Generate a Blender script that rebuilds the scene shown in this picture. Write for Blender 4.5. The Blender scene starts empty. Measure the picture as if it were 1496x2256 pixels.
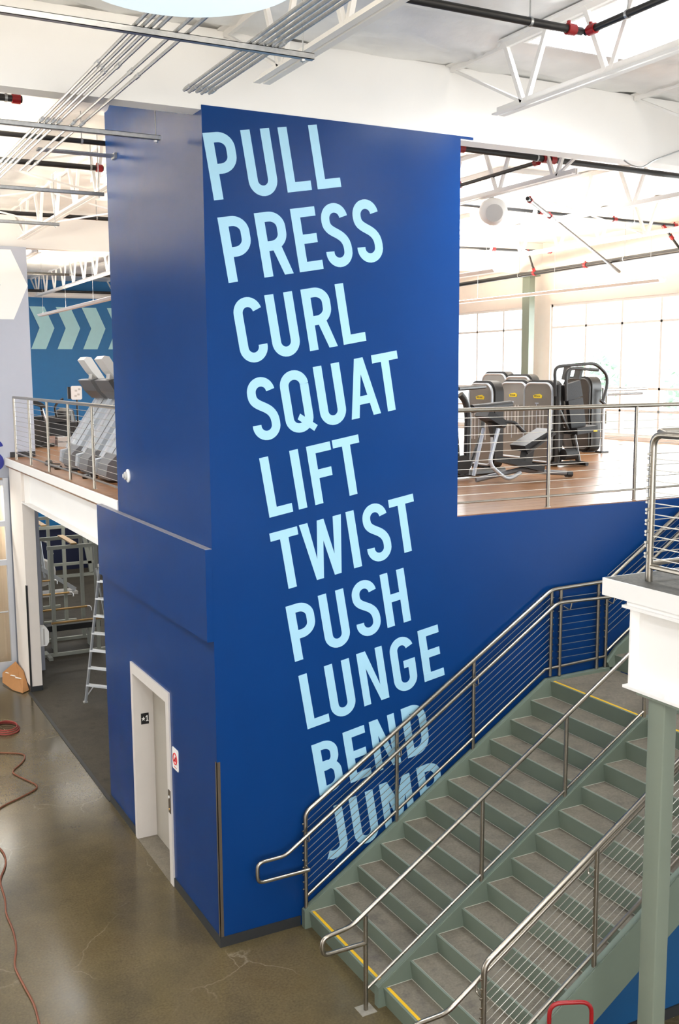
import bpy, math, random
from math import sin, cos, pi, radians, sqrt
from mathutils import Vector, Matrix
random.seed(7)
C = bpy.context.scene.collection
SC = bpy.context.scene

# ------------------------------------------------------------------ camera
CX, CY, CZ, YAW, PIT, ROL, FPX = -3.3858, -8.9791, 5.6441, .486097, -.135432, -.0065735, 2265.65
F_ = Vector((sin(YAW)*cos(PIT), cos(YAW)*cos(PIT), sin(PIT)))
R0 = Vector((cos(YAW), -sin(YAW), 0)); U0 = R0.cross(F_)
R_ = cos(ROL)*R0 + sin(ROL)*U0; U_ = -sin(ROL)*R0 + cos(ROL)*U0
cam = bpy.data.cameras.new('camera'); cam.sensor_fit = 'VERTICAL'; cam.sensor_height = 36; cam.sensor_width = 24
cam.lens = FPX*36/2256; cam.clip_start = .05; cam.clip_end = 300
camo = bpy.data.objects.new('camera', cam); C.objects.link(camo)
camo.matrix_world = Matrix(((R_.x, U_.x, -F_.x, CX), (R_.y, U_.y, -F_.y, CY), (R_.z, U_.z, -F_.z, CZ), (0, 0, 0, 1)))
SC.camera = camo

# ------------------------------------------------------------------ world, light, exposure
SC.view_settings.view_transform = 'Standard'; SC.view_settings.look = 'None'
SC.view_settings.gamma = 1; SC.view_settings.use_curve_mapping = False
SC.view_settings.exposure = -0.1
W = bpy.data.worlds.new('sky'); SC.world = W; W.use_nodes = True
bg = W.node_tree.nodes['Background']; bg.inputs[0].default_value = (.93, .97, 1, 1); bg.inputs[1].default_value = 3.0
SC.cycles.use_denoising = True
SC.cycles.max_bounces = 8; SC.cycles.diffuse_bounces = 5; SC.cycles.glossy_bounces = 4
SC.cycles.transmission_bounces = 6; SC.cycles.transparent_max_bounces = 12
SC.cycles.sample_clamp_indirect = 6; SC.cycles.caustics_reflective = False; SC.cycles.caustics_refractive = False

def area(name, loc, direction, sx, sy, power, col=(1, 1, 1)):
    l = bpy.data.lights.new(name, 'AREA'); l.shape = 'RECTANGLE'; l.size = sx; l.size_y = sy
    l.energy = power; l.color = col
    o = bpy.data.objects.new(name, l); C.objects.link(o); o.location = loc
    o.rotation_euler = Vector(direction).to_track_quat('-Z', 'Y').to_euler(); return o

SKYLIGHTS = [(2.75, 4.0, -2.6, -1.1), (6.25, 7.5, 4.0, 6.0), (8.5, 9.75, 8.0, 10.0), (1.0, 2.25, 5.5, 7.5), (.75, 2.0, 13., 15.),
             (4.5, 5.75, 16., 18.), (-4.5, -3.25, -2.6, -1.1), (-2.25, -1.0, -8.5, -6.5), (4.5, 5.75, -7.5, -5.5), (-4.5, -3.25, 3., 5.)]
for (x0, x1, y0, y1) in SKYLIGHTS:
    area('skylight_daylight', ((x0+x1)/2, (y0+y1)/2, 9.05), (0, 0, -1), x1-x0, y1-y0, 380 if y0 > 2 else 380, (.97, .985, 1))
area('window_daylight', (13.6, 5.2, 5.7), (-1, 0, 0), 11, 3.1, 1500, (.96, .98, 1))
area('window_daylight', (13.6, 13.6, 5.7), (-1, 0, 0), 4.6, 3.1, 700, (.96, .98, 1))
area('added_back_fill', (-3.5, -16.6, 5.4), (.1, 1, 0), 11, 5.6, 1180, (1, .99, .97))  # unseen fill added behind the camera to light the front faces
area('added_side_fill', (-9.4, 5.5, 2.6), (1, 0, 0), 7, 3.2, 190, (1, .95, .86))  # unseen fill added at left to brighten the white column and fascia
area('added_corridor_fill', (-.8, 11.1, 3.6), (0, 0, -1), 1.4, .3, 60, (1, .95, .88))  # fill without a fixture, added to brighten the view through the storefront
for yy in (13.2, 16.5, 20.):
    area('added_gym_fill', (3.2, yy, 3.7), (0, 0, -1), 4, .4, 75, (1, .95, .86))  # unseen fills without fixtures, added to brighten the racks

# ------------------------------------------------------------------ materials
def lin(c):
    return tuple(((v/255)/12.92 if v/255 <= .04045 else ((v/255+.055)/1.055)**2.4) for v in c)
def mat(name, rgb, rough=.5, metal=0., var=.06, scale=6., bump=0., bscale=60., spec=.5, emit=None, estr=0., trans=0., coat=0.):
    m = bpy.data.materials.new(name); m.use_nodes = True
    nt = m.node_tree; n = nt.nodes; b = n['Principled BSDF']
    c = lin(rgb)
    b.inputs['Roughness'].default_value = rough; b.inputs['Metallic'].default_value = metal
    b.inputs['Specular IOR Level'].default_value = spec; b.inputs['Coat Weight'].default_value = coat
    tc = n.new('ShaderNodeTexCoord'); nz = n.new('ShaderNodeTexNoise')
    nz.inputs['Scale'].default_value = scale; nz.inputs['Detail'].default_value = 5
    nt.links.new(tc.outputs['Object'], nz.inputs['Vector'])
    mr = n.new('ShaderNodeMapRange'); mr.inputs[1].default_value = .3; mr.inputs[2].default_value = .7
    mr.inputs[3].default_value = 1-var; mr.inputs[4].default_value = 1+var
    nt.links.new(nz.outputs['Fac'], mr.inputs[0])
    mx = n.new('ShaderNodeVectorMath'); mx.operation = 'SCALE'; mx.inputs[0].default_value = c
    nt.links.new(mr.outputs[0], mx.inputs['Scale']); nt.links.new(mx.outputs[0], b.inputs['Base Color'])
    if bump:
        n2 = n.new('ShaderNodeTexNoise'); n2.inputs['Scale'].default_value = bscale; n2.inputs['Detail'].default_value = 4
        nt.links.new(tc.outputs['Object'], n2.inputs['Vector'])
        bp = n.new('ShaderNodeBump'); bp.inputs['Strength'].default_value = bump; bp.inputs['Distance'].default_value = .02
        nt.links.new(n2.outputs['Fac'], bp.inputs['Height']); nt.links.new(bp.outputs[0], b.inputs['Normal'])
    if emit:
        b.inputs['Emission Color'].default_value = lin(emit)+(1,); b.inputs['Emission Strength'].default_value = estr
    if trans: b.inputs['Transmission Weight'].default_value = trans
    return m

def ramp(nt, src, stops):
    r = nt.nodes.new('ShaderNodeValToRGB'); cr = r.color_ramp
    while len(cr.elements) < len(stops): cr.elements.new(.5)
    for e, (p, c) in zip(cr.elements, stops):
        e.position = p; e.color = tuple(c)+(1,) if len(c) == 3 else c
    nt.links.new(src, r.inputs[0]); return r.outputs[0]

def concrete(name, a, b_, rough, cracks=True, streak=(1, 1, 1), c3=None):
    m = bpy.data.materials.new(name); m.use_nodes = True
    nt = m.node_tree; n = nt.nodes; b = n['Principled BSDF']; L = nt.links.new
    tc = n.new('ShaderNodeTexCoord'); mp = n.new('ShaderNodeMapping'); mp.inputs['Scale'].default_value = streak
    L(tc.outputs['Object'], mp.inputs[0])
    n1 = n.new('ShaderNodeTexNoise'); n1.inputs['Scale'].default_value = 1.1; n1.inputs['Detail'].default_value = 9; n1.inputs['Roughness'].default_value = .65
    L(mp.outputs[0], n1.inputs['Vector'])
    col = ramp(nt, n1.outputs['Fac'], [(.32, lin(a)), (.55, lin(b_)), (.72, lin(c3 or a))])
    n2 = n.new('ShaderNodeTexNoise'); n2.inputs['Scale'].default_value = 45; n2.inputs['Detail'].default_value = 4
    L(tc.outputs['Object'], n2.inputs['Vector'])
    f2 = ramp(nt, n2.outputs['Fac'], [(.3, (.8, .8, .8)), (.7, (1.15, 1.15, 1.15))])
    mx = n.new('ShaderNodeMix'); mx.data_type = 'RGBA'; mx.blend_type = 'MULTIPLY'; mx.inputs[0].default_value = 1
    L(col, mx.inputs[6]); L(f2, mx.inputs[7]); out = mx.outputs[2]
    if cracks:
        wn = n.new('ShaderNodeTexNoise'); wn.inputs['Scale'].default_value = 2.5; wn.inputs['Detail'].default_value = 6
        L(tc.outputs['Object'], wn.inputs['Vector'])
        ad = n.new('ShaderNodeMix'); ad.data_type = 'RGBA'; ad.blend_type = 'ADD'; ad.inputs[0].default_value = .35
        L(tc.outputs['Object'], ad.inputs[6]); L(wn.outputs['Color'], ad.inputs[7])
        v = n.new('ShaderNodeTexVoronoi'); v.feature = 'DISTANCE_TO_EDGE'; v.inputs['Scale'].default_value = 1.1
        L(ad.outputs[2], v.inputs['Vector'])
        cr = ramp(nt, v.outputs['Distance'], [(.0, (1, 1, 1)), (.010, (0, 0, 0))])
        n3 = n.new('ShaderNodeTexNoise'); n3.inputs['Scale'].default_value = .9; L(tc.outputs['Object'], n3.inputs['Vector'])
        ms = ramp(nt, n3.outputs['Fac'], [(.52, (0, 0, 0)), (.64, (.3, .3, .3))])
        mu = n.new('ShaderNodeMath'); mu.operation = 'MULTIPLY'; L(cr, mu.inputs[0]); L(ms, mu.inputs[1])
        m3 = n.new('ShaderNodeMix'); m3.data_type = 'RGBA'; L(mu.outputs[0], m3.inputs[0]); L(out, m3.inputs[6])
        m3.inputs[7].default_value = lin((165, 155, 135))+(1,); out = m3.outputs[2]
        # scattered plaster specks
        v2 = n.new('ShaderNodeTexNoise'); v2.inputs['Scale'].default_value = 26; v2.inputs['Detail'].default_value = 2
        L(tc.outputs['Object'], v2.inputs['Vector'])
        sp = ramp(nt, v2.outputs['Fac'], [(.775, (0, 0, 0)), (.80, (.7, .7, .7))])
        m4 = n.new('ShaderNodeMix'); m4.data_type = 'RGBA'; L(sp, m4.inputs[0]); L(out, m4.inputs[6])
        m4.inputs[7].default_value = lin((175, 168, 155))+(1,); out = m4.outputs[2]
    L(out, b.inputs['Base Color'])
    rr = n.new('ShaderNodeMapRange'); rr.inputs[3].default_value = rough-.05; rr.inputs[4].default_value = rough+.09
    L(n1.outputs['Fac'], rr.inputs[0]); L(rr.outputs[0], b.inputs['Roughness'])
    return m

def _matt(m, s):
    m.node_tree.nodes['Principled BSDF'].inputs['Specular IOR Level'].default_value = s; return m
def wood(name):
    m = bpy.data.materials.new(name); m.use_nodes = True
    nt = m.node_tree; n = nt.nodes; b = n['Principled BSDF']; L = nt.links.new
    tc = n.new('ShaderNodeTexCoord'); oi = n.new('ShaderNodeObjectInfo')
    mp = n.new('ShaderNodeMapping'); mp.inputs['Scale'].default_value = (1.5, 22, 1); L(tc.outputs['Object'], mp.inputs[0])
    n1 = n.new('ShaderNodeTexNoise'); n1.inputs['Scale'].default_value = 1.5; n1.inputs['Detail'].default_value = 6; L(mp.outputs[0], n1.inputs['Vector'])
    col = ramp(nt, n1.outputs['Fac'], [(.3, lin((114, 76, 45))), (.7, lin((152, 108, 68)))])
    mr = n.new('ShaderNodeMapRange'); mr.inputs[3].default_value = .88; mr.inputs[4].default_value = 1.1; L(oi.outputs['Random'], mr.inputs[0])
    s = n.new('ShaderNodeVectorMath'); s.operation = 'SCALE'; L(col, s.inputs[0]); L(mr.outputs[0], s.inputs['Scale'])
    L(s.outputs[0], b.inputs['Base Color']); b.inputs['Roughness'].default_value = .3
    return m

def pane_glass(name, tint=(1, 1, 1), gloss=.06, diff=0.):
    m = bpy.data.materials.new(name); m.use_nodes = True
    nt = m.node_tree; n = nt.nodes; L = nt.links.new; n.remove(n['Principled BSDF'])
    t = n.new('ShaderNodeBsdfTransparent'); t.inputs[0].default_value = tuple(tint)+(1,)
    g = n.new('ShaderNodeBsdfGlossy'); g.inputs['Roughness'].default_value = .02
    lw = n.new('ShaderNodeLayerWeight'); lw.inputs[0].default_value = .5
    pw = n.new('ShaderNodeMath'); pw.operation = 'POWER'; pw.inputs[1].default_value = 4; L(lw.outputs['Facing'], pw.inputs[0])
    fr = n.new('ShaderNodeMapRange'); fr.inputs[3].default_value = .03; fr.inputs[4].default_value = .5; L(pw.outputs[0], fr.inputs[0])
    x = n.new('ShaderNodeMixShader'); L(fr.outputs[0], x.inputs[0]); L(t.outputs[0], x.inputs[1]); L(g.outputs[0], x.inputs[2])
    out = x.outputs[0]
    if diff:
        d = n.new('ShaderNodeBsdfTranslucent'); d.inputs[0].default_value = (.95, .97, 1, 1)
        y = n.new('ShaderNodeMixShader'); y.inputs[0].default_value = diff; L(out, y.inputs[1]); L(d.outputs[0], y.inputs[2]); out = y.outputs[0]
    L(out, n['Material Output'].inputs[0]); return m

M = {}
M['navy'] = mat('navy satin wall paint', (10, 52, 109), .24, var=.03, scale=2, bump=.03, bscale=220, spec=.17)
M['letter'] = mat('pale blue vinyl', (160, 206, 230), .45, var=.01)
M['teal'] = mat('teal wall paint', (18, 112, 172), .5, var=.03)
M['chevron'] = mat('pale aqua paint', (190, 240, 244), .5, var=.02)
M['white'] = mat('white paint', (242, 240, 237), .55, var=.015, scale=1.5)
M['lav'] = mat('pale lavender wall paint', (170, 175, 188), .6, var=.01)
M['warmwhite'] = mat('warm white wall paint', (236, 228, 220), .6, var=.015)
M['steel'] = mat('brushed stainless steel', (158, 152, 142), .3, 1., var=.06, scale=40)
M['cable'] = mat('stainless cable', (180, 176, 168), .35, .85, var=.03)
M['galv'] = mat('galvanised steel', (178, 180, 182), .38, .9, var=.1, scale=30)
M['green'] = mat('grey green steel paint', (106, 118, 106), .45, var=.04, scale=3)
M['column'] = mat('grey green column paint', (116, 125, 112), .42, var=.03, scale=3)
M['tread'] = concrete('tread concrete', (92, 86, 75), (114, 107, 94), .6, False, (2, 2, 2), (77, 73, 66))
M['caulk'] = mat('pale sealant', (176, 176, 164), .6)
M['grout'] = mat('pale grout', (138, 133, 122), .8, var=.12, scale=20)
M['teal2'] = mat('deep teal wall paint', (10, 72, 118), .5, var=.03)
M['yellow'] = mat('yellow nosing strip', (222, 176, 30), .5)
M['floor'] = concrete('polished concrete', (70, 63, 46), (90, 79, 54), .17, True, (.6, .6, .6), (84, 71, 45))
M['darkfloor'] = concrete('dark rubber floor', (54, 50, 43), (72, 67, 58), .5, False, (1.5, 1.5, 1.5), (48, 45, 40))
M['deckconc'] = concrete('grey deck topping', (78, 78, 78), (92, 91, 88), .8, False, (3, 3, 3), (66, 67, 69))
_matt(M['deckconc'], .08); _matt(M['darkfloor'], .15)
M['wood'] = wood('wood plank vinyl')
M['foil'] = mat('white foil insulation', (242, 242, 240), .38, .2, var=.05, scale=3, bump=.25, bscale=9)
M['black'] = mat('black pipe paint', (22, 21, 22), .4, var=.1)
M['red'] = mat('red fitting enamel', (138, 12, 18), .4, var=.08)
M['base'] = mat('black rubber base', (38, 40, 42), .5, var=.05)
M['doorpaint'] = mat('warm grey door enamel', (166, 160, 149), .4, var=.02)
M['frame'] = mat('door frame enamel', (214, 208, 202), .4, var=.015)
M['alu'] = mat('aluminium', (206, 210, 214), .35, .7, var=.04)
M['storefront'] = mat('storefront aluminium', (202, 206, 214), .4, .3, var=.02)
M['winframe'] = mat('white window frame', (228, 228, 226), .45, var=.01)
M['glass'] = pane_glass('window glass', (.97, .99, .99))
M['skyglass'] = pane_glass('frosted skylight', (.98, .99, 1), diff=.15)
M['pad'] = mat('black upholstery', (30, 30, 32), .5, var=.05, bump=.1)
M['machine'] = mat('charcoal machine frame', (42, 40, 38), .4, var=.05)
M['shroud'] = mat('smoked silver shroud', (122, 115, 104), .28, .15, var=.06, scale=4, coat=.3)
M['darkshroud'] = mat('dark brown shroud', (64, 58, 52), .35, var=.05)
M['silver'] = mat('silver plastic', (196, 202, 208), .3, .35, var=.02)
M['chromeband'] = mat('polished aluminium band', (232, 232, 232), .32, .75, var=.02)
M['hood'] = mat('grey plastic', (112, 112, 114), .45, var=.03)
M['dgrey'] = mat('dark grey plastic', (66, 66, 66), .4, var=.03)
M['lgrey'] = mat('light grey plastic', (196, 194, 190), .4, var=.02)
M['rack'] = mat('grey rack paint', (172, 176, 166), .4, var=.04)
M['brass'] = mat('worn tan bar', (206, 168, 110), .35, .4, var=.08)
M['plasticwhite'] = mat('white plastic', (242, 242, 240), .4, var=.01)
M['signblack'] = mat('black sign face', (16, 16, 18), .4, var=.02)
M['ledge'] = mat('dusty grey ledge', (132, 132, 140), .7, var=.1)
M['signred'] = mat('red sign print', (200, 40, 46), .5, var=.02)
M['ybadge'] = mat('yellow badge', (232, 205, 20), .4, var=.03)
M['card'] = mat('brown cardboard', (166, 118, 72), .75, var=.06)
M['cord'] = mat('rust orange cord', (116, 68, 46), .5, var=.06)
M['redcord'] = mat('red cord', (134, 48, 42), .5, var=.06)
M['navyletter'] = mat('dark blue vinyl', (18, 30, 120), .45, var=.01)
M['bronze'] = mat('bronze corner guard', (108, 98, 86), .35, .6, var=.05)
M['lamp'] = mat('drum lamp diffuser', (232, 244, 250), .5, var=.01, emit=(225, 243, 252), estr=.75)
M['tube'] = mat('lamp tube', (255, 255, 255), .5, emit=(255, 238, 212), estr=150)
M['beige'] = mat('beige corridor wall', (206, 184, 158), .7, var=.03)
M['darkwall'] = mat('deep blue wall', (24, 32, 66), .6, var=.03)
M['leaf'] = mat('pale green leaves', (188, 214, 190), .7, var=.2, scale=3)
M['bark'] = mat('grey bark', (120, 105, 90), .8, var=.2)
M['ground'] = mat('pale paving', (200, 196, 186), .8, var=.05)

# ------------------------------------------------------------------ mesh helper
class MB:
    def __init__(s): s.v = []; s.f = []; s.mi = []
    def add(s, vs, fs, mi=0):
        o = len(s.v); s.v += [tuple(v) for v in vs]; s.f += [tuple(i+o for i in f) for f in fs]; s.mi += [mi]*len(fs); return s
    def box(s, x0, x1, y0, y1, z0, z1, mi=0):
        vs = [(x, y, z) for x in (x0, x1) for y in (y0, y1) for z in (z0, z1)]
        return s.add(vs, [(0, 1, 3, 2), (4, 6, 7, 5), (0, 4, 5, 1), (2, 3, 7, 6), (0, 2, 6, 4), (1, 5, 7, 3)], mi)
    def prism(s, poly, axis, a, b, mi=0):
        # poly: 2-D points in the two other axes (in xyz order), extruded from a to b along axis
        def P(p, t): return (t, p[0], p[1]) if axis == 'x' else (p[0], t, p[1]) if axis == 'y' else (p[0], p[1], t)
        n = len(poly); ar = sum(poly[i][0]*poly[(i+1) % n][1]-poly[(i+1) % n][0]*poly[i][1] for i in range(n))
        q = list(poly) if ar > 0 else list(poly)[::-1]
        if axis == 'y': q = q[::-1]
        if a > b: a, b = b, a
        vs = [P(p, a) for p in q]+[P(p, b) for p in q]
        fs = [tuple(range(n))[::-1], tuple(range(n, 2*n))]+[(i, (i+1) % n, n+(i+1) % n, n+i) for i in range(n)]
        return s.add(vs, fs, mi)
    def tube(s, pts, r, n=8, fillet=0., closed=False, cap=True, mi=0, r2=None):
        pts = [Vector(p) for p in pts]
        if fillet and len(pts) > 2:
            q = [pts[0]]
            for i in range(1, len(pts)-1):
                a, b, c = pts[i-1], pts[i], pts[i+1]
                d1 = (a-b); d2 = (c-b); k1 = min(fillet, d1.length*.49); k2 = min(fillet, d2.length*.49)
                p0 = b+d1.normalized()*k1; p2 = b+d2.normalized()*k2
                for t in (0, .2, .4, .6, .8, 1): q.append(p0*(1-t)**2+b*2*t*(1-t)+p2*t*t)
            q.append(pts[-1]); pts = q
        k = len(pts); up = None; vs = []
        for i in range(k):
            if closed: d = pts[(i+1) % k]-pts[i-1]
            else: d = pts[min(i+1, k-1)]-pts[max(i-1, 0)]
            d = d.normalized()
            if up is None:
                up = Vector((0, 0, 1)) if abs(d.z) < .9 else Vector((1, 0, 0))
            x = d.cross(up).normalized(); up = x.cross(d).normalized()
            rr = r if r2 is None else r+(r2-r)*i/max(1, k-1)
            for j in range(n):
                a = 2*pi*(j+.5)/n; vs.append(pts[i]+x*cos(a)*rr+up*sin(a)*rr)
        fs = []
        for i in range(k if closed else k-1):
            for j in range(n):
                a = i*n+j; b = i*n+(j+1) % n; c = ((i+1) % k)*n+(j+1) % n; d = ((i+1) % k)*n+j
                fs.append((a, b, c, d))
        if cap and not closed:
            fs.append(tuple(range(n))[::-1]); fs.append(tuple((k-1)*n+j for j in range(n)))
        return s.add(vs, fs, mi)
    def bar(s, a, b, w, h, mi=0):
        # rectangular bar from a to b, h measured upward
        a = Vector(a); b = Vector(b); d = (b-a).normalized()
        up = Vector((0, 0, 1)) if abs(d.z) < .95 else Vector((0, 1, 0))
        x = d.cross(up).normalized()*w/2; u = x.cross(d).normalized()*h/2
        vs = [a-x-u, a+x-u, a+x+u, a-x+u, b-x-u, b+x-u, b+x+u, b-x+u]
        return s.add(vs, [(3, 2, 1, 0), (4, 5, 6, 7), (0, 1, 5, 4), (1, 2, 6, 5), (2, 3, 7, 6), (3, 0, 4, 7)], mi)
    def lathe(s, c, prof, n=20, axis=(0, 0, 1), mi=0):
        ax = Vector(axis).normalized(); x = ax.orthogonal().normalized(); y = ax.cross(x); c = Vector(c)
        vs = [c+ax*h+(x*cos(2*pi*j/n)+y*sin(2*pi*j/n))*r for (r, h) in prof for j in range(n)]
        fs = [(i*n+j, i*n+(j+1) % n, (i+1)*n+(j+1) % n, (i+1)*n+j) for i in range(len(prof)-1) for j in range(n)]
        fs.append(tuple(range(n))[::-1]); fs.append(tuple((len(prof)-1)*n+j for j in range(n)))
        return s.add(vs, fs, mi)
    def build(s, name, m, parent=None, smooth=True, ang=40):
        off = Vector(parent['_o']) if parent is not None else Vector((0, 0, 0))
        me = bpy.data.meshes.new(name); me.from_pydata([tuple(Vector(v)-off) for v in s.v], [], s.f)
        ms = m if isinstance(m, (list, tuple)) else [m]
        for k in ms: me.materials.append(k if not isinstance(k, str) else M[k])
        if len(ms) > 1: me.polygons.foreach_set('material_index', s.mi)
        me.update()
        if smooth:
            me.shade_smooth(); me.set_sharp_from_angle(angle=radians(ang))
        o = bpy.data.objects.new(name, me); C.objects.link(o)
        o['_o'] = tuple(off)
        if parent is not None: o.parent = parent
        return o

def thing(name, label, cat, loc=(0, 0, 0), group=None):
    o = bpy.data.objects.new(name, None); C.objects.link(o); o.location = loc; o.empty_display_size = .1
    o['_o'] = tuple(loc); o['label'] = label; o['category'] = cat
    if group: o['group'] = group
    return o
def tag(o, label, cat, group=None):
    o['label'] = label; o['category'] = cat
    if group: o['group'] = group
    return o
def struct(o): o['kind'] = 'structure'; return o
def croot(name, loc=(0, 0, 0)):
    o = bpy.data.objects.new(name, None); C.objects.link(o); o.location = loc; o['_o'] = tuple(loc); return struct(o)
def copy_tree(o, dloc, label=None, parent=None):
    c = o.copy(); C.objects.link(c)
    if parent is None:
        c.location = Vector(o.location)+Vector(dloc)
        if label: c['label'] = label
    else: c.parent = parent
    for ch in list(o.children): copy_tree(ch, dloc, None, c)
    return c

# ================================================================== setting
MZ = 4.117      # mezzanine floor level
BW = 12.75      # window wall
# ground floor
struct(MB().box(-9, 14, -16, 26, -.3, 0).build('floor', 'floor'))
f2 = struct(MB().prism([(.03, 9.35), (0.02, 4.0), (0.3, 4.0), (0.3, .3), (12.6, .3), (12.6, 20.7), (.3, 20.7), (.3, 9.6)], 'z', 0.0005, .006).build('floor_rubber', 'darkfloor'))
struct(MB().prism([(-.02, 9.35), (-.03, 3.99), (.02, 3.99), (.03, 9.35)], 'z', 0.0005, .009).build('trim_1', 'base'))

# tower: left face wall with the lift recess, front face wall
D0, D1, DZ = 1.48, 2.735, 2.10
wl = MB()
wl.box(0, .3, .3, D0, 0, 3.1).box(0, .3, D1, 3.985, 0, 3.1).box(0, .3, D0, D1, DZ, 3.1)
wl.box(0, .3, .3, 3.13, 3.1, 8.64)
struct(wl.build('wall_left', 'navy', smooth=False))
struct(MB().box(-.067, 0.002, .0, 3.89, 3.11, 4.0).build('trim_2', 'navy', smooth=False))
struct(MB().box(-.066, 0, .004, 3.885, 4.0, 4.004).build('trim_5', 'ledge', smooth=False))
wf = MB()
wf.box(0, 2.773, 0, .3, 0, 8.0)
wf.box(2.773, 9.6, 0, .3, 0, 4.108)
struct(wf.build('wall_front', 'navy', smooth=False))
struct(MB().box(2.47, 2.773, .3, 3.13, 0, 8.64).build('wall_tower_side', 'navy', smooth=False))
struct(MB().box(2.773, 2.93, .002, .3, 7.975, 8.0).build('trim_3', 'navy', smooth=False))
# black rubber baseboards
struct(MB().box(-.012, 0, 0, D0-.1, 0, .105).box(-.012, 0, D1+.09, 3.985, 0, .105).build('baseboard_left', 'base', smooth=False))
struct(MB().box(-.012, .87, -.012, 0, 0, .105).build('baseboard_front', 'base', smooth=False))

# lift door in its recess
dr = croot('door_1', (0, D0, 0))
MB().box(.226, .27, D0, D1, 0, DZ).build('door_panel', 'doorpaint', dr, smooth=False)
fr = MB()
fr.box(-.02, .226, D0-.095, D0+.01, 0, DZ-.01).box(-.02, .226, D1-.01, D1+.07, 0, DZ-.01).box(-.02, .226, D0-.095, D1+.07, DZ-.01, DZ+.12)
fr.build('door_frame', 'frame', dr, smooth=False)
MB().box(-.02, .226, D0, D1, .0, .004).build('door_sill', 'tread', dr, smooth=False)

# corner guards
g = MB().box(-.006, .0, -.006, .032, .105, 1.91).box(-.006, .032, -.006, .0, .105, 1.91).build('corner_guard', 'bronze', smooth=False)
tag(g, 'bronze metal corner guard on the lower edge of the navy tower', 'corner guard')

# mezzanine slab and plank floor
sl = MB()
sl.box(.02, BW, 3.13, 24.95, 3.95, MZ-.012).box(2.773, BW, .02, 3.13, 3.95, MZ-.012)
fm = struct(sl.build('floor_mezzanine', 'wood', smooth=False))
def planks(x0, x1, y0, y1, w, ln, seed):
    rr = random.Random(seed); y = y0
    while y < y1-.01:
        x = x0; first = True
        yb = min(y+w, y1)
        while x < x1-.01:
            l = ln*(rr.uniform(.3, 1) if first else 1); first = False
            xe = min(x+l, x1)
            o = MB().box(x+.0015, xe-.0015, y+.002, yb-.002, MZ-.012, MZ).build('plank', 'wood', None, smooth=False)
            o.parent = fm; x = xe
        y = yb
planks(2.775, 10.2, .03, 3.03, .2, 1.9, 3)
planks(.02, 2.4, 3.2, 10.6, .2, 1.2, 4)
rest = MB().box(2.775, 10.2, 3.03, 9, MZ-.012, MZ).box(10.2, BW, .03, 24.9, MZ-.012, MZ).box(.6, 10.2, 10.6, 24.9, MZ-.012, MZ).box(2.4, 10.2, 9, 10.6, MZ-.012, MZ)
rest.build('plank_field', 'wood', fm, smooth=False)

# white edge angle and steel beam under the left mezzanine edge
struct(MB().box(-.005, .05, 3.16, 10.6, 3.985, MZ-.001).build('trim_4', 'white', smooth=False))
bm_ = croot('beam_mezzanine', (.12, 6, 3.4))
MB().box(.115, .13, 3.9, 9.33, 3.44, 3.97).build('web', 'white', bm_, smooth=False)
MB().box(.02, .225, 3.9, 9.33, 3.42, 3.44).build('flange', 'white', bm_, smooth=False)
MB().box(.02, .225, 3.9, 9.33, 3.96, 3.98).build('flange', 'white', bm_, smooth=False)
MB().box(.03, .115, 9.05, 9.065, 3.44, 3.96).build('stiffener', 'white', bm_, smooth=False)
# white box column and lavender wall
struct(MB().box(.035, .24, 9.35, 10.45, 0, 3.985).build('column', 'warmwhite', smooth=False))
struct(MB().box(.028, .247, 9.343, 10.45, 0, .1).build('baseboard_column', 'base', smooth=False))
g = MB().box(.029, .035, 9.344, 9.385, .1, 1.945).box(.029, .06, 9.344, 9.35, .1, 1.945).build('corner_guard', 'base', smooth=False)
tag(g, 'dark corner guard strip on the white column left of the racks', 'corner guard')
wv = MB().box(-1.7, .56, 10.62, 10.9, 3.75, 7.93).box(.04, .56, 10.62, 10.9, 0, 3.75)
struct(wv.build('wall_lavender', 'lav', smooth=False))
struct(MB().box(-9, -1.7, 16, 16.2, 0, 9).box(-1.9, -1.7, 10.9, 16, 0, 9).build('wall_dark_added', 'darkwall', smooth=False))  # unseen dark walls, added to darken the reflection in the tower's left face
struct(MB().box(.1, .555, 10.605, 10.62, MZ, MZ+.1).build('baseboard_lavender', 'base', smooth=False))
# far teal wall and deep blue ground-floor wall
struct(MB().box(-2, 13, 25, 25.2, MZ, 9).build('wall_far', 'teal', smooth=False))
struct(MB().box(-1.7, 13, 20.7, 20.9, 0, MZ-.17).build('wall_far_ground', 'darkwall', smooth=False))
for i in range(2):
    struct(MB().box(2.2+2.3*i, 3.3+2.3*i, 20.65, 20.7, 1.3+.3*i, 3.6).build('trim_teal_panel', 'teal', smooth=False))

# storefront window beside the column
wn = croot('window_1', (-1, 10.6, 0))
sf = MB()
for x in (.0, -1.05, -2.1, -3.15): sf.box(x-.06, x+.03, 10.56, 10.66, 0, 3.75)
for z in (3.66, 2.9, 2.17, .06): sf.box(-3.15, 0, 10.57, 10.65, z-.05, z+.05)
sf.build('frame', 'storefront', wn, smooth=False)
MB().box(-3.1, -.03, 10.605, 10.612, .1, 3.62).build('pane', 'glass', wn, smooth=False)
MB().tube([(-.6, 10.52, 1.25), (-.1, 10.52, 1.25)], .014, 8).tube([(-.1, 10.57, 1.25), (-.1, 10.51, 1.25)], .01, 6).build('push_bar', 'alu', wn)
MB().box(-1.05, -.03, 10.55, 10.6, .0, .28).build('kick_plate', 'storefront', wn, smooth=False)
struct(MB().box(-1.7, .03, 11.6, 11.7, 0, 3.7).box(.03, .04, 10.9, 11.7, 0, 3.7).build('wall_corridor', 'beige', smooth=False))

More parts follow.
